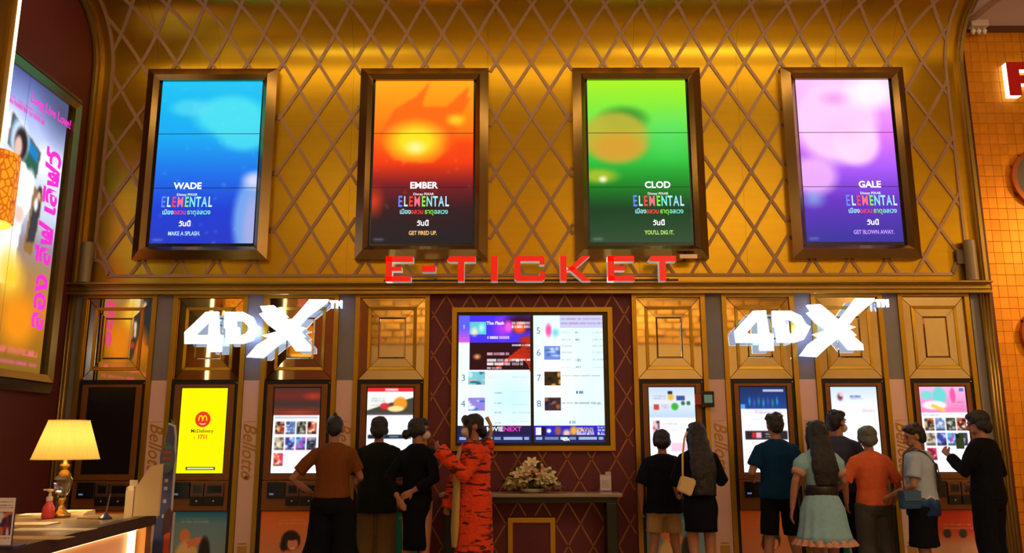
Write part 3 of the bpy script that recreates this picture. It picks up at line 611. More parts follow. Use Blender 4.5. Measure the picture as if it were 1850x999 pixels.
# ------------------------------------------------------------------ white 4DX signs
W4 = mat('white_lit_acrylic', (.9, .9, .9), .4, 0, 0, emit=(.86, .93, 1.0), es=3.2)
W4S = mat('white_sign_return', (.75, .78, .82), .4, 0, .03, emit=(.22, .38, 1.0), es=1.3)
def sign4(px0, py0, label):
    # shapes drawn in the zoomed photograph's units, 5.441 per pixel
    o0 = at(px0, py0, -.13); t = thing('sign', label, 'sign', (o0.x, -.13, o0.z)); sc = .995/5.441/168.
    def mp(p): return ((p[0]-570)*sc, -(p[1]-350)*sc)
    def piece(polys, nm, rings=()):
        bm = bmesh.new(); bs = bmesh.new()
        for p in polys: prism(bm, [mp(q) for q in p], -.045, -.035); prism(bs, [mp(q) for q in p], -.034, .0)
        for o_, i_ in rings: ringprism(bm, [mp(q) for q in o_], [mp(q) for q in i_], -.045, -.035); ringprism(bs, [mp(q) for q in o_], [mp(q) for q in i_], -.034, .0)
        o = fin(bs, nm, W4S, t); fin(bm, 'face', W4, o); return o
    piece([[(195, 388), (390, 185), (505, 182), (520, 185), (410, 300), (325, 390)], [(195, 388), (300, 388), (335, 415), (575, 415), (575, 500), (205, 500)], [(432, 240), (515, 182), (535, 400), (570, 420), (570, 580), (432, 580)]], 'figure')
    piece([], 'letter', [([(580, 185), (760, 185), (860, 235), (905, 320), (945, 342), (915, 400), (870, 470), (780, 500), (610, 500), (600, 350), (580, 345)],
                          [(695, 272), (735, 272), (775, 285), (810, 320), (832, 355), (820, 375), (800, 400), (770, 414), (735, 414), (730, 340), (700, 330)])])
    piece([[(820, 632), (915, 515), (1060, 420), (1200, 310), (1300, 200), (1410, 62), (1600, 62), (1585, 95), (1400, 240), (1310, 345), (1210, 460), (1100, 540), (985, 642)],
           [(925, 128), (1060, 120), (1160, 210), (1250, 300), (1390, 350), (1330, 370), (1390, 430), (1365, 440), (1445, 520), (1448, 575), (1300, 575), (1230, 480), (1120, 390), (1010, 310), (920, 205), (960, 190)],
           [(960, 420), (1180, 360), (1150, 470), (950, 495), (1030, 450)]], 'letter')
    piece([[(1612, 72), (1668, 72), (1668, 92), (1650, 92), (1650, 150), (1630, 150), (1630, 92), (1612, 92)], [(1676, 150), (1676, 72), (1696, 72), (1706, 100), (1716, 72), (1736, 72), (1736, 150), (1722, 150), (1720, 100), (1708, 128), (1694, 100), (1692, 150)]], 'letter')
    bm = bmesh.new()
    for q in ((300, 440), (500, 300), (640, 440), (1000, 200), (1200, 350), (1380, 540)): tube(bm, [(mp(q)[0], .0, mp(q)[1]), (mp(q)[0], .085, mp(q)[1])], .008, 6)
    fin(bm, 'stud', BLACK, t)
    for dx in (-.02, .55): lamp('POINT', 'sign_halo_fill', (o0.x+.02+dx if dx > .1 else o0.x+.30, -.085, o0.z-.02 if dx < .1 else o0.z+.22), None, 2.4, (.36, .52, 1), .03)  # point lights added behind the letters for the blue halo
    return t
sign4(300+570/5.441, 530+350/5.441, 'lit white raised sign reading 4DX on the left side')
sign4(1288.5+570/5.441, 528+350/5.441, 'lit white raised sign reading 4DX on the right side')

# ------------------------------------------------------------------ lamps at the two ends of the cornice
LAMPM = mat('khaki_lamp_body', (.30, .23, .13), .5, .2)
for x, lab, sd in ((-4.70, 'khaki tube lamp standing at the left end of the cornice', -1), (5.03, 'khaki tube lamp on a bracket at the right end of the cornice', 1)):
    t = thing('cornice_lamp', lab, 'lamp', (x, -.08, 3.0885))
    bm = bmesh.new(); lathe(bm, [(.045, 0), (.062, .005), (.062, .45), (.045, .46)], 20); fin(bm, 'body', LAMPM, t, smooth=False)
    bm = bmesh.new(); bx(bm, -.13 if sd > 0 else .0, 0 if sd > 0 else .05, .03, .06, .2, .36, .005); fin(bm, 'bracket', mat('lamp_bracket', (.2, .15, .09), .5, .4), t)

# ------------------------------------------------------------------ left side: lit film poster, column, wall lamp
LP = mat('side_poster_steel', (.52, .50, .48), .25, .95, .1, 4)
sp = thing('side_poster', 'tall lit film poster in a heavy metal frame on the dark red side wall', 'poster', (-4.858, -1.335, 1.87), PI/2)
# local x runs along the wall towards the gold wall, local -y faces the room
four('outer_frame', LP, -1.0, 1.0, 0, 3.24, .085, -.06, 0, sp, yin=-.125)
four('middle_frame', FRAME2, -.915, .915, .085, 3.155, .02, -.105, 0, sp)
four('inner_frame', TRIMD, -.895, .895, .105, 3.135, .075, -.135, 0, sp, yin=-.11)
hw_, z0_, z1_ = .725, .16, 3.06
box('bezel', BEZ, -.822, .822, -.07, -.001, .105, 3.135, sp)
im = Img(96, 180).vgrad([(0, (80, 90, 150)), (.12, (165, 180, 240)), (.25, (225, 235, 255)), (.45, (205, 215, 240)), (.56, (150, 140, 150)), (.66, (175, 130, 80)), (.78, (205, 130, 35)), (.88, (165, 108, 25)), (1, (130, 95, 25))])
im.ell(.95, .05, .4, .16, (70, 75, 105), .9, .8).ell(.3, .2, .25, .1, (255, 255, 255), .9, .9).ell(.78, .26, .16, .08, (255, 255, 255), .9, .9)
im.poly([(.36, .155), (.72, .235), (.70, .335), (.34, .27)], (95, 90, 85)).poly([(.385, .17), (.695, .24), (.68, .325), (.365, .265)], (30, 130, 195)).poly([(.55, .25), (.69, .28), (.68, .325), (.53, .30)], (40, 100, 80))
im.ell(.47, .235, .12, .085, (225, 235, 250), .3, .9).ell(.485, .245, .085, .065, (45, 28, 25), .3).ell(.46, .26, .052, .045, (235, 195, 175), .35)
im.poly([(.40, .30), (.56, .30), (.66, .37), (.67, .44), (.6, .5), (.57, .62), (.60, .72), (.37, .72), (.38, .55), (.34, .4)], (250, 250, 255)).ell(.63, .36, .07, .06, (250, 250, 255), .4).ell(.55, .48, .07, .035, (235, 205, 190), .4).ell(.47, .43, .06, .1, (225, 230, 245), .8)
im.poly([(.05, .30), (.26, .28), (.33, .36), (.31, .55), (.3, .78), (.02, .8)], (48, 52, 72)).ell(.18, .235, .08, .06, (230, 190, 170), .35).ell(.18, .205, .085, .04, (40, 28, 28), .35).poly([(.16, .3), (.22, .3), (.21, .45), (.15, .45)], (245, 245, 250)).ell(.27, .62, .05, .03, (240, 210, 195), .4)
im.poly([(.69, .36), (.8, .38), (.78, .5), (.74, .60), (.64, .59)], (150, 110, 60)).poly([(.71, .40), (.785, .41), (.76, .55), (.67, .56)], (58, 58, 66)).ell(.76, .37, .035, .024, (60, 42, 38), .4).ell(.755, .385, .025, .018, (225, 190, 170), .4).ell(.73, .42, .03, .03, (245, 245, 250), .4)
im.ell(.5, .66, .16, .09, (255, 235, 150), .7).ell(.55, .70, .2, .10, (255, 205, 50), .8, .95).ell(.68, .83, .26, .12, (245, 145, 20), .6, .95).ell(.2, .8, .2, .1, (235, 130, 30), .8, .9)
im.poly([(.3, .66), (.40, .68), (.38, .78), (.46, .80), (.44, .9), (.34, .86), (.27, .76)], (58, 48, 56)).poly([(.33, .7), (.38, .71), (.36, .77), (.32, .77)], (245, 245, 250)).ell(.38, .81, .06, .02, (190, 60, 60), .5)
im.rows(.05, .95, (.915, .924, .933), .008, (240, 110, 120), 3, .9).rows(.35, .95, (.962,), .012, (250, 90, 190), 4, .9).rows(.1, .3, (.04, .05, .06), .005, (230, 60, 160), 4, .9).rows(.3, .72, (.105, .115, .125), .006, (240, 70, 180), 6, .95)
im = soft(im, 1); halves = []
for j in (0, 1):
    sub = Img(48, 180); sub.a = im.a[:, j*48:(j+1)*48]
    halves.append(picture('screen_panel', sub, -hw_+hw_*j+.002, hw_*(j+1)-hw_-.002, z0_, z1_, -.082, SCREEN, sp, .008))
MAG2 = glow('magenta_title', rgb(250, 45, 205), 1.05)
text('Long Live Love!', .14, MAG2, halves[1], (.42, -.084, 2.86), sx=.85, off=.002)
text('ลอง ลีฟ เลิฟว์', .34, MAG2, halves[1], (.575, -.084, 1.55), (PI/2, -PI/2, 0), sx=1.0, off=.011)

COL = mat('brushed_column_gold', (.30, .20, .06), .3, .9, .2, 4, .03)
LED = glow('led_strip', (1, .83, .50), 5.)
for i, yf in enumerate((-2.5, -6.15)):
    col = box('trim_%d' % (31+i), COL, -4.97, -4.24, yf-1.0, yf-.01, 0, 6.36, kind='structure')
    st = box('led_strip', LED, -4.238, -4.205, yf-.03, yf, .0, 6.355, col); st2 = box('edge_angle', TRIM, -4.24, -4.21, yf-.10, yf-.035, 0, 6.355, col)
box('wall_left_rear', LEFTM, -4.98, -4.90, -17, -3.49, 0, 6.36, kind='structure')
AMB = mat('amber_shade', (.5, .2, .03), .5, 0, .0, emit=rgb(255, 125, 5), es=.85)
def shade_mat():
    m = AMB; nt = m.node_tree; N = nt.nodes; L = nt.links; b = N['Principled BSDF']
    tc = N.new('ShaderNodeTexCoord'); v = N.new('ShaderNodeTexVoronoi'); v.feature = 'DISTANCE_TO_EDGE'; v.inputs['Scale'].default_value = 22
    mp = N.new('ShaderNodeMapping'); mp.inputs['Scale'].default_value = (1, 1, .8); L.new(tc.outputs['Object'], mp.inputs[0]); L.new(mp.outputs[0], v.inputs[0])
    r = N.new('ShaderNodeValToRGB'); r.color_ramp.elements[0].color = (*rgb(190, 70, 0), 1); r.color_ramp.elements[1].color = (*rgb(255, 165, 20), 1)
    r.color_ramp.elements[0].position = .02; r.color_ramp.elements[1].position = .16
    L.new(v.outputs['Distance'], r.inputs[0]); L.new(r.outputs[0], b.inputs['Emission Color'])
shade_mat()
for i, yl in enumerate((-3.0, -6.65)):
    ctr = (-3.985, yl, at(10, 338, -3.0).z)
    t = thing('wall_lamp', ('amber lattice wall lamp on the gold column at the left edge', 'amber lattice wall lamp on the second gold column')[i], 'lamp', ctr)
    bm = bmesh.new(); lathe(bm, [(.205, -.27), (.215, -.262), (.215, .262), (.2, .27)], 28); fin(bm, 'shade', AMB, t, smooth=False)
    bm = bmesh.new(); lathe(bm, [(.02, -.30), (.2, -.285), (.2, -.272), (.05, -.272)], 24); fin(bm, 'diffuser', glow('lamp_diffuser', rgb(255, 200, 80), 1.6), t)
    bm = bmesh.new(); tube(bm, [(-.255, 0, -.05), (-.23, 0, -.05), (-.2, 0, 0)], .02, 8); bx(bm, -.255, -.24, -.07, .07, -.2, .15); fin(bm, 'bracket', TRIMD, t)
    l = lamp('POINT', 'wall_lamp_bulb', ctr, None, 12, (1, .5, .12), .24)

# ------------------------------------------------------------------ right side: mosaic wall, letter, round niches, plant
MOS = mat('gold_foil_tile', (.82, .29, .004), .42, .45, .2, 9, .1, rand=.4)
GROUT = mat('amber_grout', (.50, .19, .008), .6)
mw = box('wall_right', GROUT, 5.20, 9, .055, .2, 0, 6.46, kind='structure')
box('trim_40', mat('dark_red_reveal', (.10, .022, .008), .4, .3), 5.221, 5.262, -.02, .054, 0, 6.15, kind='structure')
NICHE = [(6.0, 4.284, .36), (5.83, 2.5, .30)]
tiles = []; far = bmesh.new(); tm = bmesh.new(); bx(tm, -.0488, .0488, -.012, .006, -.0620, .0620, .002)
tme = bpy.data.meshes.new('tile'); tm.to_mesh(tme); tm.free(); tme.materials.append(MOS)
cnt = 0
for r in range(48):
    for k in range(28):
        x, z = 5.315+.1*k, .07+.127*r
        if z > 6.06 or any((x-nx)**2+(z-nz)**2 < (nr-.01)**2 for nx, nz, nr in NICHE): continue
        dy = .05-.003*random.random()
        if k < 7 and z > .9 and cnt < 300:
            o = link('tile', tme, None, mw, (x, dy, z), (random.uniform(-.01, .01), 0, random.uniform(-.012, .012))); cnt += 1
        else: bx(far, x-.0475, x+.0475, dy-.012, dy+.006, z-.06, z+.06)
fin(far, 'distant_tile', MOS, mw, kind='stuff')
box('trim_41', mat('dark_coping', (.12, .035, .012), .5, .2), 5.23, 9, -.02, .054, 6.09, 6.15, kind='structure')
bm = bmesh.new(); bx(bm, 5.23, 9, -.72, .2, 6.15, 6.25); bx(bm, 5.30, 9, -17, -.72, 6.15, 6.25); fin(bm, 'ceiling_right', CEIL, kind='structure')
bm = bmesh.new(); tube(bm, [(5.3+3.2*(1-math.cos(q*PI/24)), -.1-3.2*math.sin(q*PI/24), 6.145) for q in range(13)], (.05, .012), 6); fin(bm, 'trim_42', mat('ceiling_bead', (.36, .22, .10), .6), kind='structure')
COP = mat('copper_ring', (.50, .16, .05), .25, .9, .15, 6)
for i, (nx, nz, nr) in enumerate(NICHE):
    t = thing('round_niche', ('upper', 'lower')[i]+' round niche with a copper rim in the mosaic wall at the right edge', 'niche', (nx, .030, nz), 0)
    bm = bmesh.new(); ringprism(bm, [(nr*math.cos(a), nr*math.sin(a)) for a in np.linspace(0, 2*PI, 40)[:-1]], [((nr-.05)*math.cos(a), (nr-.05)*math.sin(a)) for a in np.linspace(0, 2*PI, 40)[:-1]], -.05, .0); fin(bm, 'rim', COP, t)
    bm = bmesh.new(); prism(bm, [((nr-.051)*math.cos(a), (nr-.051)*math.sin(a)) for a in np.linspace(0, 2*PI, 40)[:-1]], -.02, -.001); fin(bm, 'back', mat('niche_back', (.16, .13, .09), .6), t)
ff = thing('sign_letter', 'raised red letter F with white lit edges on the mosaic wall', 'sign', (at(1820, 145, -.04).x, -.02, at(1817, 172, -.06).z))
fh = at(1820, 112, -.1).z-at(1820, 172, -.1).z; FP = [(0, 0), (.135, 0), (.135, fh*.36), (.34, fh*.36), (.34, fh*.6), (.135, fh*.6), (.135, fh*.78), (.4, fh*.78), (.4, fh), (0, fh)]
bm = bmesh.new(); prism(bm, FP, -.03, .052); fin(bm, 'letter_return', mat('lit_white_return', (.8, .8, .8), .4, 0, 0, emit=(.9, 1, .92), es=1.6), ff)
bm = bmesh.new(); prism(bm, FP, -.042, -.031); fin(bm, 'face', mat('deep_red_face', (.42, .006, .004), .35, 0, .05, emit=rgb(120, 5, 5), es=.5), ff)
ct = thing('ceiling_fixture', 'small white ceiling fixture with glass drops above the mosaic wall', 'light', (5.40, -.12, 6.15))
box('rail', mat('cream_metal', (.62, .45, .28), .4), -.10, .10, -.05, .05, -.075, 0, ct, bev=.006)
CRY = mat('glass_drop', (.75, .66, .52), .08, .3, .1)
for q in (-.065, 0, .065):
    bm = bmesh.new(); lathe(bm, [(.004, -.076), (.010, -.085), (.030, -.115), (.022, -.14), (.004, -.165)], 10); o = fin(bm, 'drop', CRY, ct); o.location = (q, 0, 0)
LEAF = mat('dark_leaf', (.035, .06, .012), .45, 0, .35, 8)
def leafmesh(l, wd, curl=.3, n=5):
    bm = bmesh.new(); P = []
    for i in range(n+1):
        t = i/n; w_ = wd*math.sin(PI*min(1, .08+t*.92))**.8; z = -curl*l*t*t
        P.append([bm.verts.new((-w_, t*l, z+w_*.25)), bm.verts.new((0, t*l, z)), bm.verts.new((w_, t*l, z+w_*.25))])
    for A, B in zip(P, P[1:]): bm.faces.new((A[0], A[1], B[1], B[0])); bm.faces.new((A[1], A[2], B[2], B[1]))
    me = bpy.data.meshes.new('leaf'); bm.to_mesh(me); bm.free(); return me
pt = thing('potted_plant', 'dark leafy plant in the shade at the right edge', 'plant', (6.05, -.45, 0))
bm = bmesh.new(); lathe(bm, [(.15, 0), (.17, .02), (.22, .42), (.235, .44), (.21, .45), (.2, .40)], 24); fin(bm, 'pot', BLACK, pt)
lm = leafmesh(.26, .045); lm.materials.append(LEAF)
for k in range(9):
    a = random.uniform(0, 2*PI); h = random.uniform(.9, 1.7); e = (.22*math.cos(a), .22*math.sin(a)*.6, h)
    bm = bmesh.new(); tube(bm, [(.05*math.cos(a), .05*math.sin(a), .38), (e[0]*.4, e[1]*.4, h*.6), e], [.012, .009, .005], 6); fin(bm, 'stem', LEAF, pt)
    for q in range(9):
        f_ = .35+.65*q/8; p = (e[0]*f_, e[1]*f_, .38+(h-.38)*f_); s_ = random.uniform(.7, 1.3)
        o = link('leaf', lm, None, pt, p, (random.uniform(-.3, .7), random.uniform(-.3, .3), random.uniform(0, 2*PI))); o.scale = (s_, s_, s_)

# ------------------------------------------------------------------ console table, flowers, card stand
tb = thing('console_table', 'long narrow console table against the red lattice wall under the screens', 'table', (.175, -.22, 0))
zt = at(960, 892, -.4).z; tx0, tx1 = at(793, 893, -.4).x-.175, at(1125, 891, -.4).x-.175
WOOD = mat('pale_marble_top', (.36, .25, .15), .3, 0, .25, 5)
bm = bmesh.new(); bx(bm, tx0, tx1, -.18, .19, zt-.035, zt, .008); fin(bm, 'top', WOOD, tb)
LEGM = mat('dark_green_lacquer', (.007, .013, .007), .4, .1)
box('apron', LEGM, tx0+.05, tx1-.05, -.13, .17, zt-.09, zt-.036, tb)
for x in (tx0+.05, tx1-.16):
    bm = bmesh.new(); bx(bm, x, x+.11, -.13, .17, 0, zt-.091, .01); fin(bm, 'leg', LEGM, tb)
fl = thing('flower_arrangement', 'low arrangement of cream lilies and roses on the console table', 'flowers', (at(961, 888, -.24).x, -.23, zt))
bm = bmesh.new(); lathe(bm, [(.08, 0), (.10, .005), (.13, .035), (.135, .045), (.12, .045), (.09, .02)], 24); fin(bm, 'bowl', mat('white_bowl', (.75, .7, .6), .3), fl, smooth=True)
PET = mat('cream_petal', (.72, .60, .30), .55, 0, .15, 20); PETP = mat('blush_petal', (.70, .42, .25), .55, 0, .15, 20); GRN = mat('stem_green', (.05, .09, .02), .5, 0, .3, 10)
def lilymesh(nm, m):
    bm = bmesh.new()
    for k in range(6):
        a = k*PI/3; d = Vector((math.cos(a), math.sin(a), 0)); q = Vector((-d.y, d.x, 0)); P = []
        for i in range(5):
            t = i/4; r = .012+.075*t; z = .05*math.sin(t*2.0); w_ = .024*math.sin(PI*(.12+.86*t))
            c = d*r+Vector((0, 0, z)); P.append([bm.verts.new(c-q*w_+Vector((0, 0, .006))), bm.verts.new(c), bm.verts.new(c+q*w_+Vector((0, 0, .006)))])
        for A, B in zip(P, P[1:]): bm.faces.new((A[0], A[1], B[1], B[0])); bm.faces.new((A[1], A[2], B[2], B[1]))
    tube(bm, [(0, 0, -.03), (0, 0, .05)], [.01, .004], 6)
    me = bpy.data.meshes.new(nm); bm.to_mesh(me); bm.free(); me.materials.append(m); return me
def rosemesh():
    bm = bmesh.new()
    for k in range(14):
        a = k*2.4; r = .008+.034*k/14; d = Vector((math.cos(a), math.sin(a), 0)); q = Vector((-d.y, d.x, 0)); h = .05-.022*k/14; o_ = .012*k/14
        v = [bm.verts.new(d*r-q*(.012+r*.6)), bm.verts.new(d*r+q*(.012+r*.6)), bm.verts.new(d*(r+o_+.006)+q*(.01+r*.65)+Vector((0, 0, h))), bm.verts.new(d*(r+o_+.006)-q*(.01+r*.65)+Vector((0, 0, h)))]
        bm.faces.new(v)
    ell(bm, (0, 0, .01), (.03, .03, .03), 8)
    me = bpy.data.meshes.new('rose'); bm.to_mesh(me); bm.free(); me.materials.append(PET); return me
ly, lyp, rs = lilymesh('lily', PET), lilymesh('lily', PETP), rosemesh(); lf2 = leafmesh(.13, .026, .4); lf2.materials.append(GRN)
bm = bmesh.new(); ell(bm, (0, 0, .09), (.19, .10, .085), 14); fin(bm, 'foliage', GRN, fl, smooth=True)
rnd = random.Random(5)
def dome(u, v):                         # u along x, v up: a point of the low dome facing the hall
    x = .26*u; z = .075+.19*(1-abs(u)**1.6)*v; y = -.11*math.sqrt(max(0, 1-u*u*.8-v*v*.75)); return Vector((x, y, z))
spots = [(-.9, .25, 'r'), (-.68, .5, 'l'), (-.75, .0, 'r'), (-.5, .15, 'r'), (-.45, .7, 'l'), (-.28, .4, 'l'), (-.3, .05, 'r'), (-.2, .85, 'l'), (.05, .45, 'p'), (.0, 1.05, 'l'), (.25, .75, 'p'), (.22, .12, 'r'), (.42, .35, 'l'), (.48, .65, 'l'), (.5, .02, 'r'), (.68, .3, 'r'), (.72, .6, 'l'), (.92, .15, 'r'), (-.1, .65, 'p'), (.6, .9, 'l')]
for u, v, k in spots:
    p = dome(u, v); nrm = Vector((u*.5, -.75, .25+v*.6)); o = link('flower', {'r': rs, 'l': ly, 'p': lyp}[k], None, fl, p, nrm.to_track_quat('Z', 'Y').to_euler()); s_ = rnd.uniform(.8, 1.05); o.scale = (s_, s_, s_)
for k in range(34):
    u, v = rnd.uniform(-1, 1), rnd.uniform(0, 1); p = dome(u, v)*.9; d = Vector((u+.2*rnd.uniform(-1, 1), -.4, v+.15)); link('leaf', lf2, None, fl, p, d.to_track_quat('Y', 'Z').to_euler())
cs = thing('card_stand', 'small white information card in a clear stand on the right of the console table', 'card stand', (at(1094, 888, -.22).x, -.24, zt))
im = Img(16, 24, (205, 190, 190)).rows(.1, .9, (.3, .38, .46, .54, .62, .7, .78), .03, (120, 110, 130), 4, .7).rect(0, .9, 1, 1, (110, 90, 160))
picture('card', im, -.055, .055, .01, .17, -.012, PRINT, cs, .006)
bm = bmesh.new(); bx(bm, -.06, .06, -.03, .03, 0, .008); bx(bm, -.058, .058, -.005, .0, .008, .18); bx(bm, .0, .056, -.004, .002, .18, .21); fin(bm, 'holder', mat('clear_plastic', (.8, .78, .76), .1, 0, 0, alpha=.55), cs)
# ------------------------------------------------------------------ handheld terminal on ticket machine edge
tmn = thing('card_terminal', 'small black terminal with a green display on the edge of the machine', 'terminal', (at(1279, 721, -.12).x, -.112, at(1279, 721, -.12).z))
bm = bmesh.new(); bx(bm, -.065, .065, -.025, .025, -.085, .085, .01); fin(bm, 'case', BLACK, tmn)
box('display', glow('green_display', rgb(95, 130, 110), .7), -.043, .043, -.027, -.0245, -.04, .045, tmn)
bm = bmesh.new(); bx(bm, -.135, -.066, -.005, .02, -.06, .05, .004); fin(bm, 'red_card', mat('red_card', (.4, .04, .02), .4), tmn)
bm = bmesh.new(); bx(bm, -.02, .02, .025, .075, -.03, .03); fin(bm, 'mount', BLACK, tmn)

# ------------------------------------------------------------------ reception counter, front left
ZC = 1.0
cn = thing('reception_counter', 'reception counter with a dark edge and glowing onyx front at lower left', 'counter', (-2.3, -5.6, 0))
MARB = mat('dark_stone_top', (.26, .17, .08), .22, 0, .3, 4); DKW = mat('dark_wood_edge', (.05, .026, .012), .35, 0, .3, 6, stretch=(1, 8, 1))
cx0, cx1, cy0, cy1 = -.75, .40, -1.6, 1.13      # local
def q_(bm, c4, z0, z1):
    a = [bm.verts.new((x, y, z0)) for x, y in c4]; b = [bm.verts.new((x, y, z1)) for x, y in c4]
    bm.faces.new(a[::-1]); bm.faces.new(b)
    for i in range(4): bm.faces.new((a[i], a[(i+1) % 4], b[(i+1) % 4], b[i]))
PL = [(cx0, cy0), (.60, cy0), (cx1-.015, cy1), (cx0, cy1)]    # the front runs slightly askew
bm = bmesh.new(); q_(bm, [(cx0, cy0), (.59, cy0), (cx1-.03, cy1-.012), (cx0, cy1-.012)], ZC-.05, ZC); fin(bm, 'top', MARB, cn)
fd = Vector((cx1-.60, cy1-cy0)).normalized(); fn_ = Vector((fd.y, -fd.x))
def fb(d0, d1, t0, t1):                   # box footprint along the front edge, d outwards, t along
    base = Vector((.60, cy0)); L_t = (Vector((cx1, cy1))-base).length
    P = lambda d, t: tuple(base+fd*t*L_t+fn_*d)
    return [P(d0, t0), P(d1, t0), P(d1, t1), P(d0, t1)]
bm = bmesh.new(); q_(bm, fb(-.03, .02, 0, 1), ZC-.055, ZC-.0005); q_(bm, [(cx0, cy1-.012), (cx1-.03, cy1-.012), (cx1-.02, cy1+.01), (cx0, cy1+.01)], ZC-.055, ZC-.0005); fin(bm, 'edge', DKW, cn)
bm = bmesh.new(); q_(bm, [(cx0, cy0), (.50, cy0), (cx1-.10, cy1-.05), (cx0, cy1-.05)], 0, ZC-.052); fin(bm, 'body', DKW, cn)
ONYX = mat('backlit_onyx', (.75, .42, .22), .35, 0, .2, 3, emit=rgb(190, 105, 60), es=.55)
bm = bmesh.new(); q_(bm, fb(-.075, -.05, .0, .965), .10, ZC-.075); fin(bm, 'onyx_panel', ONYX, cn)
LED2 = glow('warm_led', (1, .72, .30), 3.2)
bm = bmesh.new(); q_(bm, fb(-.07, -.035, .0, .965), ZC-.072, ZC-.056); q_(bm, fb(-.05, -.03, .93, .95), .1, ZC-.072); fin(bm, 'led_strip', LED2, cn)
bm = bmesh.new(); q_(bm, fb(-.06, .0, .97, .998), 0, ZC-.056); fin(bm, 'corner_post', mat('copper_post', (.45, .2, .06), .35, .6), cn)
def onc(px, py): return at_z(px, py, ZC)
def at_z(px, py, z):
    d = _f*F_PX + _r*(px-925) - _u*(py-499.5); return CAM + d*((z-CAM.z)/d.z)
# table lamp
p = at_z(108, 934, ZC); tl = thing('table_lamp', 'table lamp with a lit pleated shade and crystal stem on the counter', 'lamp', (p.x, p.y, ZC))
dist = (p-CAM).length; k_ = 1500/( (p-CAM).dot(_f)); u = lambda px: px/k_
BRASS = mat('polished_brass', (.70, .42, .10), .2, 1)
bm = bmesh.new(); lathe(bm, [(u(18), 0), (u(18), u(5)), (u(13), u(9)), (u(6), u(17)), (u(4), u(24)), (u(8), u(30)), (u(5), u(35))], 24); fin(bm, 'base', BRASS, tl, smooth=True)
bm = bmesh.new(); lathe(bm, [(u(5), u(35)), (u(9), u(38)), (u(13), u(47)), (u(15.5), u(60)), (u(15.5), u(66)), (u(12), u(72))], 10); fin(bm, 'crystal', mat('crystal', (.92, .9, .85), .03, 0, 0, trans=1.), tl)
bm = bmesh.new(); lathe(bm, [(u(12), u(72)), (u(12), u(75)), (u(6), u(82)), (u(5), u(85)), (u(9), u(89)), (u(9), u(91)), (u(4), u(95)), (u(2.5), u(104)), (u(2.5), u(112))], 20); fin(bm, 'stem', BRASS, tl, smooth=True)
SHD = mat('pleated_shade', (.85, .62, .22), .8, 0, 0, emit=rgb(255, 205, 70), es=.16)
nt_ = SHD.node_tree; tr_ = nt_.nodes.new('ShaderNodeBsdfTranslucent'); tr_.inputs[0].default_value = (.95, .72, .25, 1); ms_ = nt_.nodes.new('ShaderNodeMixShader'); ms_.inputs[0].default_value = .55
ou_ = next(n_ for n_ in nt_.nodes if n_.type == 'OUTPUT_MATERIAL'); nt_.links.new(nt_.nodes['Principled BSDF'].outputs[0], ms_.inputs[1]); nt_.links.new(tr_.outputs[0], ms_.inputs[2]); nt_.links.new(ms_.outputs[0], ou_.inputs[0])
bm = bmesh.new(); n = 72; rings = []
for r, z in ((u(56), u(102)), (u(55.3), u(104)), (u(34.5), u(170)), (u(34), u(172))):
    rings.append([bm.verts.new(((r*(1+(.018 if k % 2 else -.018)))*math.cos(2*PI*k/n), (r*(1+(.018 if k % 2 else -.018)))*math.sin(2*PI*k/n), z)) for k in range(n)])
for A, B in zip(rings, rings[1:]):
    for k in range(n): bm.faces.new((A[k], A[(k+1) % n], B[(k+1) % n], B[k]))
fin(bm, 'shade', SHD, tl)
for r, z in ((u(56.5), u(102.5)), (u(34.5), u(171.5))):
    bm = bmesh.new(); tube(bm, [(r*math.cos(a), r*math.sin(a), z) for a in np.linspace(0, 2*PI, 33)], u(1), 6, (0, 0, 1)); fin(bm, 'trim_ring', mat('shade_trim', (.7, .5, .2), .6, 0, 0, emit=rgb(230, 170, 60), es=.5), tl)
lamp('POINT', 'table_lamp_bulb', (p.x, p.y, ZC+u(132)), None, 1.3, (1, .74, .34), .02)
lamp('SPOT', 'counter_fill_spot', (p.x, p.y, ZC+u(112)), (p.x, p.y, ZC), 16, (1, .72, .34), .02, spot=150, blend=.6)  # extra spot added under the shade to brighten the counter top
# sanitiser bottle
p = at_z(86, 937, ZC); b_ = thing('pump_bottle', 'clear pump bottle of red liquid left of the table lamp stem', 'bottle', (p.x, p.y, ZC))
bm = bmesh.new(); lathe(bm, [(u(9), 0), (u(11), u(3)), (u(10), u(18)), (u(6), u(26)), (u(5), u(30))], 18); fin(bm, 'liquid', mat('red_liquid', (.85, .08, .10), .15, 0, .1, trans=.3), b_, smooth=True)
bm = bmesh.new(); lathe(bm, [(u(5.5), u(30.3)), (u(5.5), u(37)), (u(3), u(38)), (u(2), u(46)), (u(5), u(47)), (u(5), u(50))], 14); bx(bm, -u(12), u(2), -u(1.5), u(1.5), u(48), u(51)); fin(bm, 'pump', mat('milky_plastic', (.7, .5, .42), .3), b_, smooth=False)
# papers, books, trays on the counter
PAP = mat('cream_paper', (.72, .58, .34), .6, 0, .1); CARD = mat('tan_card', (.55, .36, .13), .6, 0, .15)
def flat(nm, lab, cat, px, py, lx, ly, h, m, rz=0, layers=1):
    p = at_z(px, py, ZC); t = thing(nm, lab, cat, (p.x, p.y, ZC), rz)
    for k in range(layers):
        bm = bmesh.new(); bx(bm, -lx/2, lx/2, -ly/2, ly/2, h*k/layers, h*(k+1)/layers-.0004); o = fin(bm, 'sheet', m, t); o.rotation_euler[2] = .12*k
    return t
flat('magazine', 'thin light magazine lying behind the pump bottle', 'magazine', 70, 931, .16, .12, .008, PAP, .1, 2)
flat('paper_stack', 'low stack of cream papers right of the table lamp foot', 'papers', 140, 929, .14, .09, .02, PAP, -.2, 3)
flat('clipboard', 'tan card folder at the left of the counter', 'folder', 35, 948, .30, .14, .006, CARD, .05, 1)
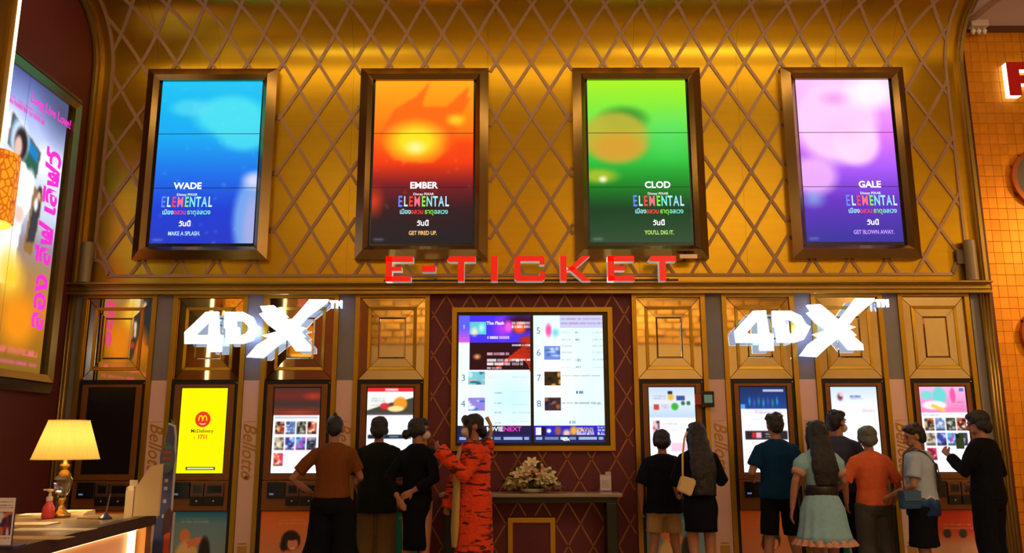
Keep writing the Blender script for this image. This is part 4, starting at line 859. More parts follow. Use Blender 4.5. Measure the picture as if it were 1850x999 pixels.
flat('desk_mat', 'pale desk mat in the middle of the counter top', 'mat', 95, 957, .34, .10, .003, PAP, -.05, 1)
flat('leaflet', 'tan leaflet near the front edge of the counter', 'leaflet', 65, 972, .26, .10, .003, CARD, -.1, 1)
flat('keyboard_tray', 'dark tray with small slips on the counter right of the papers', 'tray', 170, 937, .14, .07, .006, MARB, -.25, 1)
p = at_z(190, 938, ZC); pn = thing('pen_stand', 'thin pen leaning in a small blue base near the counter edge', 'pen', (p.x, p.y, ZC))
bm = bmesh.new(); lathe(bm, [(u(11), 0), (u(11), u(3)), (u(5), u(8)), (u(2), u(12))], 16); fin(bm, 'base', mat('navy_plastic', (.03, .03, .09), .3), pn, smooth=False)
bm = bmesh.new(); tube(bm, [(0, 0, u(8)), (u(5), 0, u(43))], [u(1.4), u(1.1)], 8); fin(bm, 'pen', mat('pewter', (.3, .26, .24), .3, .6), pn)
p = at_z(237, 930, ZC); ac = thing('acrylic_holder', 'clear upright acrylic leaflet holder near the far end of the counter', 'holder', (p.x, p.y+.0, ZC))
CLR = mat('acrylic', (.75, .62, .45), .08, 0, 0, alpha=.5)
bm = bmesh.new(); bx(bm, -u(8), u(7), .0, .004, 0, u(63)); bx(bm, -u(8), u(7), -.035, -.031, 0, u(45)); bx(bm, -u(8), -u(6.8), -.031, 0, 0, u(50)); bx(bm, u(5.8), u(7), -.031, 0, 0, u(50)); fin(bm, 'shell', CLR, ac)
box('leaflets', PAP, -u(6), u(5), -.028, -.004, .004, u(52), ac)
p = at_z(10, 990, ZC); k2 = 1500/((p-CAM).dot(_f)); v_ = lambda px: px/k2
cd_ = thing('menu_card', 'printed card in a dark foot at the left edge of the counter', 'card stand', (p.x, p.y, ZC))
im = Img(20, 40, (225, 215, 210)).rect(.1, .3, .9, .62, (70, 60, 90)).blobs(.1, .3, .9, .8, [(60, 50, 90), (190, 120, 90), (220, 210, 220), (160, 40, 40)], 14, 3).rows(.1, .9, (.08, .14, .2, .85), .03, (120, 90, 100), 3, .7)
picture('card', im, -v_(22), v_(10), v_(6), v_(88), -.004, PRINT, cd_, .003)
bm = bmesh.new(); bx(bm, -v_(20), v_(26), -.04, .04, 0, v_(6), .004); bx(bm, -v_(22), v_(10), .0, .004, v_(6), v_(88)); fin(bm, 'foot', mat('navy_plastic', (.03, .03, .09), .3), cd_)
# cream board at the far end
p = at_z(268, 931, ZC); cb = thing('cream_board', 'plain cream board with a cut corner standing at the far end of the counter', 'board', (p.x, p.y-.02, ZC))
bm = bmesh.new(); prism(bm, [(-u(23), 0), (u(22), 0), (u(22), u(93)), (u(1), u(88)), (-u(23), u(50))], -.012, .012); fin(bm, 'panel', mat('cream_board', (.60, .44, .22), .6, 0, .05), cb)
box('foot', CARD, -u(15), u(15), -.025, .025, 0, .006, cb) if False else None
# blue standee seen almost edge on
sx_, sy_ = -1.885, -4.35; ks = 1500/((Vector((sx_, sy_, 1.2))-CAM).dot(_f)); g_ = lambda px: px/ks
sd = thing('standee', 'narrow blue cardboard standee with an oval dark sign beside the counter end', 'standee', (sx_, sy_, 0))
zz = lambda py: at(300, py, sy_).z
BLU = mat('blue_print_card', (.045, .055, .17), .5, 0, .35, 3); EDG = mat('white_card_edge', (.5, .45, .42), .6)
bm = bmesh.new(); prism(bm, [(-g_(17), 0), (g_(17), 0), (g_(17), zz(925)), (g_(12), zz(930)), (g_(12), zz(855)), (g_(10), zz(790)), (g_(6), zz(768)), (-g_(5), zz(764)), (-g_(9), zz(790)), (-g_(10), zz(855)), (-g_(12), zz(930)), (-g_(17), zz(940))], -.01, .01); fin(bm, 'board', EDG, sd)
bm = bmesh.new(); prism(bm, [(-g_(15.5), 0), (g_(15.5), 0), (g_(15.5), zz(927)), (g_(10.5), zz(932)), (g_(10.5), zz(855)), (g_(8.5), zz(792)), (g_(5), zz(771)), (-g_(4), zz(767)), (-g_(7.5), zz(790)), (-g_(8.5), zz(855)), (-g_(10.5), zz(932)), (-g_(15.5), zz(942))], -.016, -.0105); pr = fin(bm, 'print', BLU, sd)
bm = bmesh.new(); prism(bm, [(g_(13)*math.cos(a), (zz(800)+zz(855))/2+(zz(800)-zz(855))/2*math.sin(a)) for a in np.linspace(0, 2*PI, 30)[:-1]], -.03, -.0165); ov = fin(bm, 'oval_sign', mat('grey_blue_oval', (.07, .09, .13), .5), sd)
for q, (cc, py) in enumerate((((.30, .05, .04), 817), ((.28, .05, .04), 828), ((.05, .16, .16), 808), ((.1, .14, .16), 838))):
    z = zz(py); bm = bmesh.new(); bx(bm, -g_(8), g_(7), -.032, -.0305, z-g_(2.5), z+g_(2.5)); fin(bm, 'print_line', mat('print_ink_%s' % 'abcd'[q], cc, .5), ov)
PWH = mat('pale_print', (.4, .38, .45), .5)
for py in (868, 882, 905, 932): 
    z = zz(py); bm = bmesh.new(); bx(bm, -g_(3), g_(3), -.018, -.0165, z-g_(3), z+g_(3)); fin(bm, 'print_mark', PWH, pr)
bm = bmesh.new(); prism(bm, [(g_(2), 0), (g_(15), 0), (g_(14), zz(950)), (g_(9), zz(938)), (g_(4), zz(960))], -.018, -.0165); fin(bm, 'red_print', mat('red_print', (.5, .06, .015), .5), pr)
bm = bmesh.new(); prism(bm, [(-g_(1), zz(966)), (g_(13), zz(960)), (g_(16), zz(925)), (g_(9), zz(915)), (g_(1), zz(930))], -.02, -.0185); fin(bm, 'dark_print', mat('dark_print_ink', (.05, .02, .02), .5), pr)
bm = bmesh.new()
for a in (-.5, .3): tube(bm, [(g_(2), 0, zz(768)), (g_(2)+a*g_(8), -.0, zz(758))], [g_(2.2), g_(.8)], 6)
fin(bm, 'leaf_tip', mat('leaf_print', (.12, .22, .03), .5), sd)
bm = bmesh.new(); bx(bm, -g_(20), g_(20), -.09, .09, 0, .012); fin(bm, 'foot', EDG, sd)

# ------------------------------------------------------------------ people
def fabric(name, col, rough=.85, scale=30, bump=.15, var=.15):
    m = mat(name, col, rough, 0, var, scale, bump); m.node_tree.nodes['Principled BSDF'].inputs['Specular IOR Level'].default_value = .12; return m
EYEM = mat('eye', (.02, .015, .012), .2); LIP = mat('lip', (.33, .12, .09), .5); MASKM = mat('pale_face_mask', (.62, .48, .42), .7, 0, .05); SHOE = mat('dark_shoe', (.03, .025, .022), .5)
def person(label, X, Y, H, rz, P):
    """P: arms {side: (elbow, wrist)}, top, bottom, hair ... in a 1.7 m frame, x right, y forward."""
    s = H/1.7; t = thing('person', label, 'person', (X, Y, 0), rz, None)
    w = P.get('w', 1.); fem = P.get('fem', 0)
    def V(p): return (p[0]*s, p[1]*s, p[2]*s)
    def finish(bm, nm, m, vox, it=3, parent=t): 
        bmesh.ops.scale(bm, vec=(s, s, s), verts=bm.verts); o = fin(bm, nm, m, parent); return bake(o, vox, it)
    def stack(bm, rings, n=16):          # rings: (z, rx, ry, cx, cy)
        R_ = [[bm.verts.new((cx+rx*math.cos(2*PI*k/n), cy+ry*math.sin(2*PI*k/n), z)) for k in range(n)] for z, rx, ry, cx, cy in rings]
        for A, B in zip(R_, R_[1:]):
            for k in range(n): bm.faces.new((A[k], A[(k+1) % n], B[(k+1) % n], B[k]))
        bm.faces.new(R_[0][::-1]); bm.faces.new(R_[-1])
    lean = P.get('lean', 0.); nod = P.get('nod', 0.); turn = P.get('turn', 0.)
    ly = lambda z: lean*max(0, z-.95)
    sh = .172*w*(.92 if fem else 1.); hip = .09
    SH = {1: Vector((sh, ly(1.40), 1.368)), -1: Vector((-sh, ly(1.40), 1.368))}
    legs = P.get('legs', ((-.10, 0), (.10, .0)))
    # ---- body
    bm = bmesh.new()
    stack(bm, [(.80, .10*w, .08, 0, 0), (.88, .155*w, .105, 0, -.01), (.95, .15*w, .1, 0, 0), (1.05, (.118 if fem else .132)*w, .085, 0, ly(1.05)), (1.18, .135*w, .09, 0, ly(1.18)), (1.30, .155*w, .098, 0, ly(1.3)), (1.38, .14*w, .075, 0, ly(1.38)), (1.43, .075, .06, 0, ly(1.43)), (1.46, .05, .05, 0, ly(1.46)), (1.52, .048, .05, 0, ly(1.5)+.01), (1.58, .04, .045, 0, ly(1.5)+.01)])
    for sd, (fx, fy) in zip((-1, 1), legs):
        kn = (sd*hip*.5+fx*.5, fy*.5+.012, .47)
        tube(bm, [(sd*hip, 0, .90), (sd*hip*.8+fx*.2, fy*.15+.008, .72), kn, (fx, fy*.85-.022, .32), (fx, fy-.015, .10), (fx, fy-.01, .05)], [.085*w, .075*w, .052, .05*w, .034, .036], 12)
        tube(bm, [(fx, fy-.05, .035), (fx, fy+.05, .045), (fx+sd*.015, fy+.15, .025), (fx+sd*.018, fy+.185, .02)], [(.034, .033), (.04, .042), (.044, .024), (.03, .016)], 10)
        el, wr = P['arms'][sd]; el = Vector(el); wr = Vector(wr); S_ = SH[sd]
        m1 = (S_+el)/2; m2 = el*.65+wr*.35
        tube(bm, [S_+Vector((-sd*.03, 0, .0)), S_+Vector((sd*.005, 0, -.02)), m1, el, m2, wr], [.05, .05*w, .044*w, .036, .036, .024], 10)
        # hand: palm, four fingers bending inward, thumb off the side
        d = (wr-el).normalized(); pn = Vector(P.get('palm', {}).get(sd, (-sd, 0, 0))); pn = (pn-d*pn.dot(d)).normalized(); sdv = d.cross(pn)*sd
        c = P.get('curl', .5)
        tube(bm, [wr-d*.01, wr+d*.035, wr+d*.085], [(.022, .017), (.034, .016), (.036, .014)], 8, sdv)
        for q in range(4):
            o_ = sdv*(.027-.018*q); ln = (.068, .078, .072, .056)[q]; b0 = wr+d*.075+o_
            p1 = b0+(d*math.cos(c*.5)+pn*math.sin(c*.5))*ln*.45; p2 = p1+(d*math.cos(c*1.2)+pn*math.sin(c*1.2))*ln*.33; p3 = p2+(d*math.cos(c*1.8)+pn*math.sin(c*1.8))*ln*.28
            tube(bm, [b0, p1, p2, p3], [.0095, .009, .0085, .007], 7)
        b0 = wr+d*.025+sdv*.024; p1 = b0+(sdv*.7+d*.6+pn*.3)*.035; p2 = p1+(d*.85+sdv*.2+pn*.4)*.03
        tube(bm, [b0, p1, p2], [.013, .0105, .008], 7)
    # head in its own frame, then turned
    hb = bmesh.new()
    ell(hb, (0, -.008, .02), (.074, .094, .088), 16); ell(hb, (0, .025, -.045), (.058, .066, .068), 14); ell(hb, (0, .045, -.085), (.034, .036, .026), 10)
    tube(hb, [(0, .088, .012), (0, .104, -.018), (0, .112, -.036), (0, .092, -.046)], [.008, .012, .016, .010], 8)
    tube(hb, [(-.05, .074, .028), (0, .092, .026), (.05, .074, .028)], [.01, .012, .01], 8)
    for q in (-1, 1): ell(hb, (q*.076, -.004, -.012), (.010, .02, .032), 10, (0, 0, q*.35))
    for q in (-1, 1): ell(hb, (q*.032, .075, -.066), (.016, .012, .01), 8)
    HC = Vector((0, ly(1.5)+.018, 1.592)); HM = Matrix.Translation(HC) @ Euler((-nod, 0, turn)).to_matrix().to_4x4()
    bmesh.ops.transform(hb, matrix=HM, verts=hb.verts)
    me = bpy.data.meshes.new('tmp'); hb.to_mesh(me); hb.free(); bm.from_mesh(me); bpy.data.meshes.remove(me)
    body = finish(bm, 'body', P.get('skin', SKIN), .0075, 2)
    def hpart(nm, m, build, vox=None, parent=t):
        b = bmesh.new(); build(b); bmesh.ops.transform(b, matrix=HM, verts=b.verts)
        if vox: return finish(b, nm, m, vox, 3, parent)
        bmesh.ops.scale(b, vec=(s, s, s), verts=b.verts); return fin(b, nm, m, parent, smooth=True)
    for q in (-1, 1): hpart('eye', EYEM, lambda b: ell(b, (q*.031, .083, .004), (.013, .008, .006), 10))
    if P.get('mask'):
        hpart('face_mask', MASKM, lambda b: (ell(b, (0, .055, -.055), (.062, .066, .05), 14), ell(b, (0, .1, -.045), (.02, .024, .03), 10)), .008)
        hpart('mask_loop', MASKM, lambda b: [tube(b, [(q*.058, .06, -.03), (q*.078, .02, -.015), (q*.082, -.012, -.01)], .0022, 5) for q in (-1, 1)])
    else: hpart('mouth', LIP, lambda b: tube(b, [(-.022, .087, -.07), (0, .094, -.069), (.022, .087, -.07)], [.003, .0055, .003], 6))
    # ---- hair
    kind = P.get('hair', 'short'); hm = P.get('hairm', HAIR)
    def hairb(b):
        ell(b, (0, -.022, .04), (.084, .098, .085), 16); ell(b, (0, -.05, .0), (.080, .068, .085), 14)
        if kind == 'short':
            ell(b, (0, .04, .085), (.066, .058, .035), 12); ell(b, (0, -.068, -.04), (.055, .045, .05), 12)
            r = random.Random(label)
            for q in range(16): 
                a = r.uniform(0, 2*PI); e = r.uniform(.2, 1.2); ell(b, (.078*math.cos(a)*math.cos(e), -.02+.09*math.sin(a)*math.cos(e), .045+.08*math.sin(e)), (.026, .026, .018), 7)
        if kind == 'full':
            ell(b, (0, -.015, .05), (.094, .106, .09), 16); ell(b, (0, -.06, -.03), (.078, .06, .075), 14); ell(b, (0, .05, .08), (.07, .055, .04), 12)
            for q in (-1, 1): ell(b, (q*.07, -.02, -.01), (.028, .05, .055), 10)
        if kind == 'bowl':
            ell(b, (0, -.01, .045), (.1, .112, .095), 16); ell(b, (0, -.05, -.02), (.09, .075, .075), 14); ell(b, (0, .07, .05), (.07, .035, .045), 12)
            for q in (-1, 1): ell(b, (q*.078, .0, .0), (.025, .065, .06), 10)
        if kind == 'bun': ell(b, (0, -.05, .135), (.022, .022, .02), 10); ell(b, (0, -.07, -.045), (.05, .04, .03), 10); tube(b, [(0, -.05, .1), (0, -.05, .135)], [.02, .016], 8); ell(b, (0, .035, .08), (.07, .06, .035), 12)
        if kind == 'lowbun': ell(b, (0, -.135, -.045), (.045, .04, .05), 12); ell(b, (0, .05, .075), (.068, .05, .045), 12); [ell(b, (q*.068, .0, -.0), (.028, .055, .06), 10) for q in (-1, 1)]
        if kind == 'fringe': ell(b, (0, .075, .06), (.066, .03, .05), 12); [tube(b, [(q*.068, .05, .07), (q*.078, .055, -.02), (q*.07, .06, -.11)], [.024, .02, .01], 8) for q in (-1, 1)]; ell(b, (0, -.10, -.06), (.06, .05, .06), 12)
        if kind == 'long':
            L = P.get('hairlen', .5); stackb = [(-.02, .098, .09, -.03), (-.12, .108, .085, -.06), (-.25, .125, .075, -.11), (-.36, .138, .066, -.13), (-L, .11, .045, -.135)]
            rr_ = [[b.verts.new((rx*math.cos(2*PI*k/16), cy+ry*math.sin(2*PI*k/16), z)) for k in range(16)] for z, rx, ry, cy in [(.06, .084, .09, -.025)]+stackb]
            for A, B in zip(rr_, rr_[1:]):
                for k in range(16): b.faces.new((A[k], A[(k+1) % 16], B[(k+1) % 16], B[k]))
            b.faces.new(rr_[0]); b.faces.new(rr_[-1][::-1]); ell(b, (0, .04, .085), (.07, .06, .04), 12); [tube(b, [(q*.07, .03, .06), (q*.084, .03, -.06), (q*.08, .02, -.2)], [.022, .022, .015], 8) for q in (-1, 1)]
    ho = hpart('hair', hm, hairb, .0075)
    tx = bpy.data.textures.get('locks') or bpy.data.textures.new('locks', 'CLOUDS'); tx.noise_scale = .05; md = ho.modifiers.new('d', 'DISPLACE'); md.texture = tx; md.strength = .016; md.mid_level = .5
    # ---- clothes
    tp = P.get('top')
    if tp:
        hem, ease, slv = tp['hem'], tp.get('ease', .02), tp['sleeve']; b = bmesh.new(); fl_ = tp.get('flare', 0.)
        base = [(1.455, .062, .062), (1.43, .10*w, .075), (1.395, .145*w, .090), (1.30, .160*w, .112), (1.18, .148*w, .105), (1.05, (.134 if fem else .15)*w, .102), (.95, .162*w, .115), (.86, .168*w, .122), (.7, .17*w, .125), (.3, .18*w, .14), (.08, .2*w, .16)]
        rings = [(z, rx+ease*(0 if z > 1.44 else .5 if z > 1.39 else 1), ry+ease*(0 if z > 1.44 else 1), 0, ly(z)-.004) for z, rx, ry in base if z > hem+.02]
        rx = np.interp(hem, [q[0] for q in base][::-1], [q[1] for q in base][::-1])+ease+fl_; ry = np.interp(hem, [q[0] for q in base][::-1], [q[2] for q in base][::-1])+ease+fl_*.7
        rings.append((hem, rx, ry, 0, ly(hem)-.004)); stack(b, rings, 20)
        for sd in (-1, 1):
            el, wr = P['arms'][sd]; el = Vector(el); wr = Vector(wr); S_ = SH[sd]; f_ = min(slv, 1.); r0 = .052*w+ease*.4; r1 = tp.get('cuff', .05*w+ease*.7)
            pts = [S_+Vector((-sd*.05, 0, .0)), S_+Vector((sd*.0, 0, -.015)), S_+(el-S_)*f_*.55, S_+(el-S_)*f_]; rd = [r0, r0+.004, (r0+r1)/2 + tp.get('puff', 0.), r1 if slv <= 1 else .05+ease*.6]
            if slv > 1: pts += [el+(wr-el)*(slv-1)*.5, el+(wr-el)*(slv-1)]; rd += [.045+ease*.5, tp.get('cuff', .036+ease*.4)]
            tube(b, pts, rd, 12)
        o = finish(b, tp.get('name', 'shirt'), tp['m'], .010, tp.get('it', 4))
        if tp.get('disp'):
            tx = bpy.data.textures.new('plush', 'CLOUDS'); tx.noise_scale = .035; md = o.modifiers.new('d', 'DISPLACE'); md.texture = tx; md.strength = tp['disp']; md.mid_level = .5
        else:
            tx = bpy.data.textures.get('folds') or bpy.data.textures.new('folds', 'CLOUDS'); tx.noise_scale = .13; md = o.modifiers.new('d', 'DISPLACE'); md.texture = tx; md.strength = .018; md.mid_level = .5
    bt = P.get('bottom')
    if bt and bt['kind'] in ('pants', 'shorts'):
        b = bmesh.new(); e = bt.get('ease', .018); hem = bt['hem']; stack(b, [(1.02, .142*w, .10, 0, 0), (.95, .155*w+e, .112+e*.5, 0, 0), (.86, .165*w+e, .118+e, 0, -.01), (.79, .16*w+e, .10+e, 0, -.005), (.76, .12, .07, 0, 0)], 18)
        for sd, (fx, fy) in zip((-1, 1), legs):
            pts, rd = [(sd*hip, 0, .90), (sd*hip*.8+fx*.2, fy*.15+.006, .72), (sd*hip*.5+fx*.5, fy*.5+.01, .47), (fx, fy*.85-.018, .30), (fx, fy-.012, .06)], [.092*w+e, .084*w+e, .062+e+bt.get('wide', 0), .058*w+e+bt.get('wide', 0), .052+e+bt.get('wide', 0)]
            zs = [p[2] for p in pts]; out = [(p, r) for p, r in zip(pts, rd) if p[2] > hem+.02]
            k = next((i for i, z in enumerate(zs) if z <= hem+.02), len(zs)-1); f_ = (zs[k-1]-hem)/(zs[k-1]-zs[k])
            out.append((tuple(np.array(pts[k-1])+(np.array(pts[k])-np.array(pts[k-1]))*f_), rd[k-1]+(rd[k]-rd[k-1])*f_+bt.get('flare', 0)))
            tube(b, [o_[0] for o_ in out], [o_[1] for o_ in out], 14)
        o = finish(b, bt['kind'], bt['m'], .010, 3)
        tx = bpy.data.textures.get('folds') or bpy.data.textures.new('folds', 'CLOUDS'); tx.noise_scale = .13; md = o.modifiers.new('d', 'DISPLACE'); md.texture = tx; md.strength = .014; md.mid_level = .5
    if bt and bt['kind'] == 'skirt':
        b = bmesh.new(); hem = bt['hem']; z0 = bt.get('top', 1.03); n = 64; fl_ = bt.get('flare', .02); R_ = []; pl_ = bt.get('pleats', 0)
        for i in range(9):
            f_ = i/8; z = z0+(hem-z0)*f_; hipf = math.exp(-((z-.87)/.12)**2)
            rx = (.135+.035*hipf)*w+fl_*f_+.008; ry = .098+.03*hipf+fl_*f_*.85+.008
            R_.append([b.verts.new((rx*(1+pl_*f_*math.sin(14*2*PI*k/n))*math.cos(2*PI*k/n), ry*(1+pl_*f_*math.sin(14*2*PI*k/n))*math.sin(2*PI*k/n)-.005, z)) for k in range(n)])
        for A, B in zip(R_, R_[1:]):
            for k in range(n): b.faces.new((A[k], A[(k+1) % n], B[(k+1) % n], B[k]))
        b.faces.new(R_[0]); b.faces.new(R_[-1][::-1])
        bmesh.ops.scale(b, vec=(s, s, s), verts=b.verts); fin(b, bt.get('name', 'skirt'), bt['m'], t, smooth=True)
    # ---- shoes
    for sd, (fx, fy) in zip((-1, 1), legs):
        b = bmesh.new(); tube(b, [(fx, fy-.07, .035), (fx, fy+.03, .042), (fx+sd*.015, fy+.15, .033), (fx+sd*.02, fy+.205, .025)], [(.036, .034), (.044, .042), (.049, .032), (.034, .022)], 12)
        bmesh.ops.scale(b, vec=(s, s, s), verts=b.verts); fin(b, 'shoe', P.get('shoe', SHOE), t, smooth=True)
    return t, s, HM, SH
def extra(root, s, build, nm, m, vox=None, it=3, HM=None, smooth=True):
    b = bmesh.new(); build(b)
    if HM is not None: bmesh.ops.transform(b, matrix=HM, verts=b.verts)
    bmesh.ops.scale(b, vec=(s, s, s), verts=b.verts); o = fin(b, nm, m, root, smooth=smooth)
    return bake(o, vox, it) if vox else o
HANG = {-1: ((-.245, -.01, 1.10), (-.245, .07, .86)), 1: ((.245, -.01, 1.10), (.245, .07, .86))}
FRONT = {-1: ((-.235, .02, 1.10), (-.12, .24, 1.16)), 1: ((.235, .02, 1.10), (.12, .24, 1.16))}
def at_top(px, Y): return at(px, 800, Y).x
def stand(px, py, Y, ht):                 # where someone stands and how tall, from where the top of the head is seen
    p = at(px, py, Y); return p.x, Y, p.z*1.7/ht
# 1 brown shirt, hair bun, hand on hip
person('person with a small hair bun in a rust brown shirt and wide black shorts', *stand(606, 745, -1.15, 1.75), 0, dict(hair='bun', w=0.98, nod=.15,
    arms={-1: ((-.38, -.07, 1.11), (-.22, .10, .96)), 1: ((.26, .05, 1.12), (.2, .28, 1.08))}, palm={-1: (0, -.3, -1)}, legs=((-.155, 0), (.17, .02)),
    top=dict(hem=.93, sleeve=.75, ease=.022, m=fabric('rust_cotton', (.165, .052, .009))), bottom=dict(kind='shorts', hem=.36, ease=.028, wide=.035, flare=.015, m=fabric('black_cotton', (.0045, .0045, .007)))))
# 2 dark olive shirt, khaki trousers
person('person in a dark olive loose shirt and khaki trousers seen from behind', *stand(686, 751, -0.55, 1.735), 0, dict(hair='full', w=0.98, nod=.1,
    arms={-1: ((-.25, .0, 1.1), (-.22, .15, .92)), 1: ((.25, .02, 1.1), (.17, .24, 1.12))},
    top=dict(hem=.74, sleeve=.95, ease=.045, m=fabric('dark_olive_cotton', (.009, .010, .005))), bottom=dict(kind='pants', hem=.05, ease=.03, wide=.02, m=fabric('khaki_cotton', (.15, .085, .028)))))
# 3 black dress, hands clasped behind, face mask, looking right
t3, s3, HM3, _ = person('person in a fitted black dress with hands clasped behind the back', *stand(756, 752, -1.0, 1.73), -.35, dict(hair='lowbun', fem=1, w=0.95, turn=-.85, mask=1,
    arms={-1: ((-.27, -.10, 1.10), (-.12, -.17, .93)), 1: ((.25, -.13, 1.12), (.04, -.18, 1.0))}, palm={-1: (0, 1, 0), 1: (0, 1, 0)},
    top=dict(hem=.96, sleeve=1.75, ease=.02, m=fabric('black_knit', (.004, .004, .0055)), name='dress_top'), bottom=dict(kind='skirt', hem=.43, top=1.05, flare=-.005, m=fabric('black_knit', (.004, .004, .0055)))))
# 4 orange striped plush robe
def tiger():
    m = mat('tiger_plush', (.62, .07, .006), .95, 0, .1, 60, .6); nt = m.node_tree; N = nt.nodes; L = nt.links; b = N['Principled BSDF']
    tc = N.new('ShaderNodeTexCoord'); mp = N.new('ShaderNodeMapping'); mp.inputs['Scale'].default_value = (3., 3., 15.)
    n1 = N.new('ShaderNodeTexNoise'); n1.inputs['Scale'].default_value = 1.9; n1.inputs['Detail'].default_value = 3; n1.inputs['Distortion'].default_value = .5
    L.new(tc.outputs['Object'], mp.inputs[0]); L.new(mp.outputs[0], n1.inputs[0])
    r = N.new('ShaderNodeValToRGB'); r.color_ramp.elements[0].position = .53; r.color_ramp.elements[0].color = (.80, .060, .006, 1); r.color_ramp.elements[1].position = .59; r.color_ramp.elements[1].color = (.10, .012, .006, 1)
    L.new(n1.outputs['Fac'], r.inputs[0]); L.new(r.outputs[0], b.inputs['Base Color']); return m
TIG = tiger(); CRM = mat('cream_plush', (.50, .33, .09), .9, 0, .1, 40, .4)
t4, s4, HM4, _ = person('person in a fluffy orange striped tiger robe raising a hand to the face', *stand(857, 744, -1.1, 1.73), PI/2+.42, dict(hair='fringe', fem=1, w=1.0, mask=1, nod=.05,
    arms={-1: ((-.20, .17, 1.12), (-.12, .36, 1.33)), 1: ((.23, .08, 1.12), (.22, .17, .86))}, palm={-1: (.3, -1, 0)}, curl=.8, legs=((-.09, -.02), (.09, .05)),
    top=dict(hem=.10, sleeve=2.2, ease=.045, cuff=.075, flare=.0, m=TIG, name='robe', disp=.022, it=2)))
extra(t4, s4, lambda b: tube(b, [(0, .135, 1.40), (-.0, .172, 1.28), (0, .175, 1.05), (0, .182, .85), (0, .19, .62), (0, .195, .46)], [(.022, .014), (.045, .022), (.07, .032), (.076, .034), (.076, .034), (.05, .02)], 12), 'front_panel', CRM, .010)
extra(t4, s4, lambda b: [ell(b, (0, .222, z), (.012, .01, .016), 8) for z in (1.02,)], 'button', BLACK)
extra(t4, s4, lambda b: (ell(b, (0, -.13, 1.41), (.13, .07, .08), 14), ell(b, (0, -.15, 1.32), (.09, .05, .08), 12)), 'hood', TIG, .010)
extra(t4, s4, lambda b: tube(b, [(-.05, -.12, 1.42), (-.07, -.15, 1.52), (-.06, -.15, 1.60), (-.05, -.11, 1.68)], [.022, .02, .018, .022], 8), 'hood_trim', CRM, .008)
# 5 black tee, beige shorts
person('short haired child in an oversized black tee and beige shorts', *stand(1195, 773, -0.55, 1.745), 0, dict(hair='bowl', w=0.95, nod=.1, legs=((-.16, 0), (.13, .0)),
    arms={-1: ((-.26, -.01, 1.1), (-.25, .06, .87)), 1: ((.25, .04, 1.12), (.22, .27, 1.1))},
    top=dict(hem=.80, sleeve=.95, ease=.05, flare=.02, m=fabric('black_cotton', (.0045, .0045, .007))), bottom=dict(kind='shorts', hem=.58, ease=.012, wide=.012, flare=.012, m=fabric('beige_cotton', (.36, .23, .09)))))
# 6 long hair, black top and skirt, cream bag
t6, s6, HM6, SH6 = person('person with very long black hair in a black top and short black skirt', *stand(1258, 760, -1.12, 1.725), -.05, dict(hair='long', hairlen=.62, fem=1, w=0.92, turn=.15, nod=.1, legs=((-.07, 0), (.08, .03)),
    arms={-1: ((-.235, .02, 1.12), (-.2, .22, 1.0)), 1: ((.235, .03, 1.12), (.17, .25, 1.12))},
    top=dict(hem=.97, sleeve=1.2, ease=.03, m=fabric('black_knit', (.004, .004, .0055))), bottom=dict(kind='skirt', hem=.63, top=1.05, flare=.03, m=fabric('black_cotton', (.0045, .0045, .007)))))
BAG = mat('cream_canvas', (.62, .44, .20), .75, 0, .1, 20)
bp_ = at(1240, 874, -1.34); bg = thing('tote_bag', 'cream canvas tote bag hanging from the shoulder of the long haired person', 'bag', (bp_.x, -1.34, bp_.z-.1))
bm = bmesh.new(); prism(bm, [(-.09, .045), (.035, -.01), (.085, .115), (.08, .14), (-.04, .175), (-.05, .16)], -.025, .025); bmesh.ops.bevel(bm, geom=bm.edges, offset=.01, segments=2, affect='EDGES'); fin(bm, 'body', BAG, bg)
bm = bmesh.new(); tube(bm, [(-.03, 0, .16), (-.02, .02, .34), (.01, .05, .50), (.05, .12, .56)], (.009, .004), 6); fin(bm, 'strap', BAG, bg)
# 7 teal tee
person('person in a teal blue tee and black knee shorts', *stand(1398, 742, -0.75, 1.74), 0, dict(hair='short', w=0.95, nod=.12, legs=((-.145, 0), (.145, .0)), turn=.15,
    arms={-1: ((-.27, -.02, 1.12), (-.2, .22, 1.06)), 1: ((.26, .02, 1.11), (.22, .17, .94))},
    top=dict(hem=.87, sleeve=.72, ease=.035, m=fabric('teal_cotton', (.003, .030, .075))), bottom=dict(kind='shorts', hem=.52, ease=.012, wide=.012, flare=.005, m=fabric('black_cotton', (.0045, .0045, .007)))))
# 8 pale blue dress, long hair
AQ = fabric('pale_aqua_cotton', (.25, .45, .52), .7); PKT = fabric('blush_lace', (.55, .28, .20), .8, 60)
t8, s8, HM8, SH8 = person('person with long dark hair in a pale blue puff sleeved dress with a black belt', *stand(1474, 757, -1.35, 1.725), -.12, dict(hair='long', hairlen=.50, fem=1, w=0.84, turn=.25, legs=((-.06, 0), (.08, .03)),
    arms={-1: ((-.25, -.04, 1.12), (-.29, -.02, .86)), 1: ((.235, .04, 1.12), (.16, .22, 1.0))},
    top=dict(hem=1.02, sleeve=.62, ease=.016, puff=.03, cuff=.058, m=AQ, name='bodice'), bottom=dict(kind='skirt', hem=.56, top=1.06, flare=.14, pleats=.05, m=AQ)))
def ruff(b):
    n = 96; R_ = []
    for i, z in enumerate((.585, .56, .525)):
        R_.append([b.verts.new(((.272+.012*i)*(1+.05*i*math.sin(22*2*PI*k/n))*math.cos(2*PI*k/n)*.98, (.215+.012*i)*(1+.05*i*math.sin(22*2*PI*k/n))*math.sin(2*PI*k/n)-.005, z)) for k in range(n)])
    for A, B in zip(R_, R_[1:]):
        for k in range(n): b.faces.new((A[k], A[(k+1) % n], B[(k+1) % n], B[k]))
extra(t8, s8, ruff, 'ruffle', PKT)
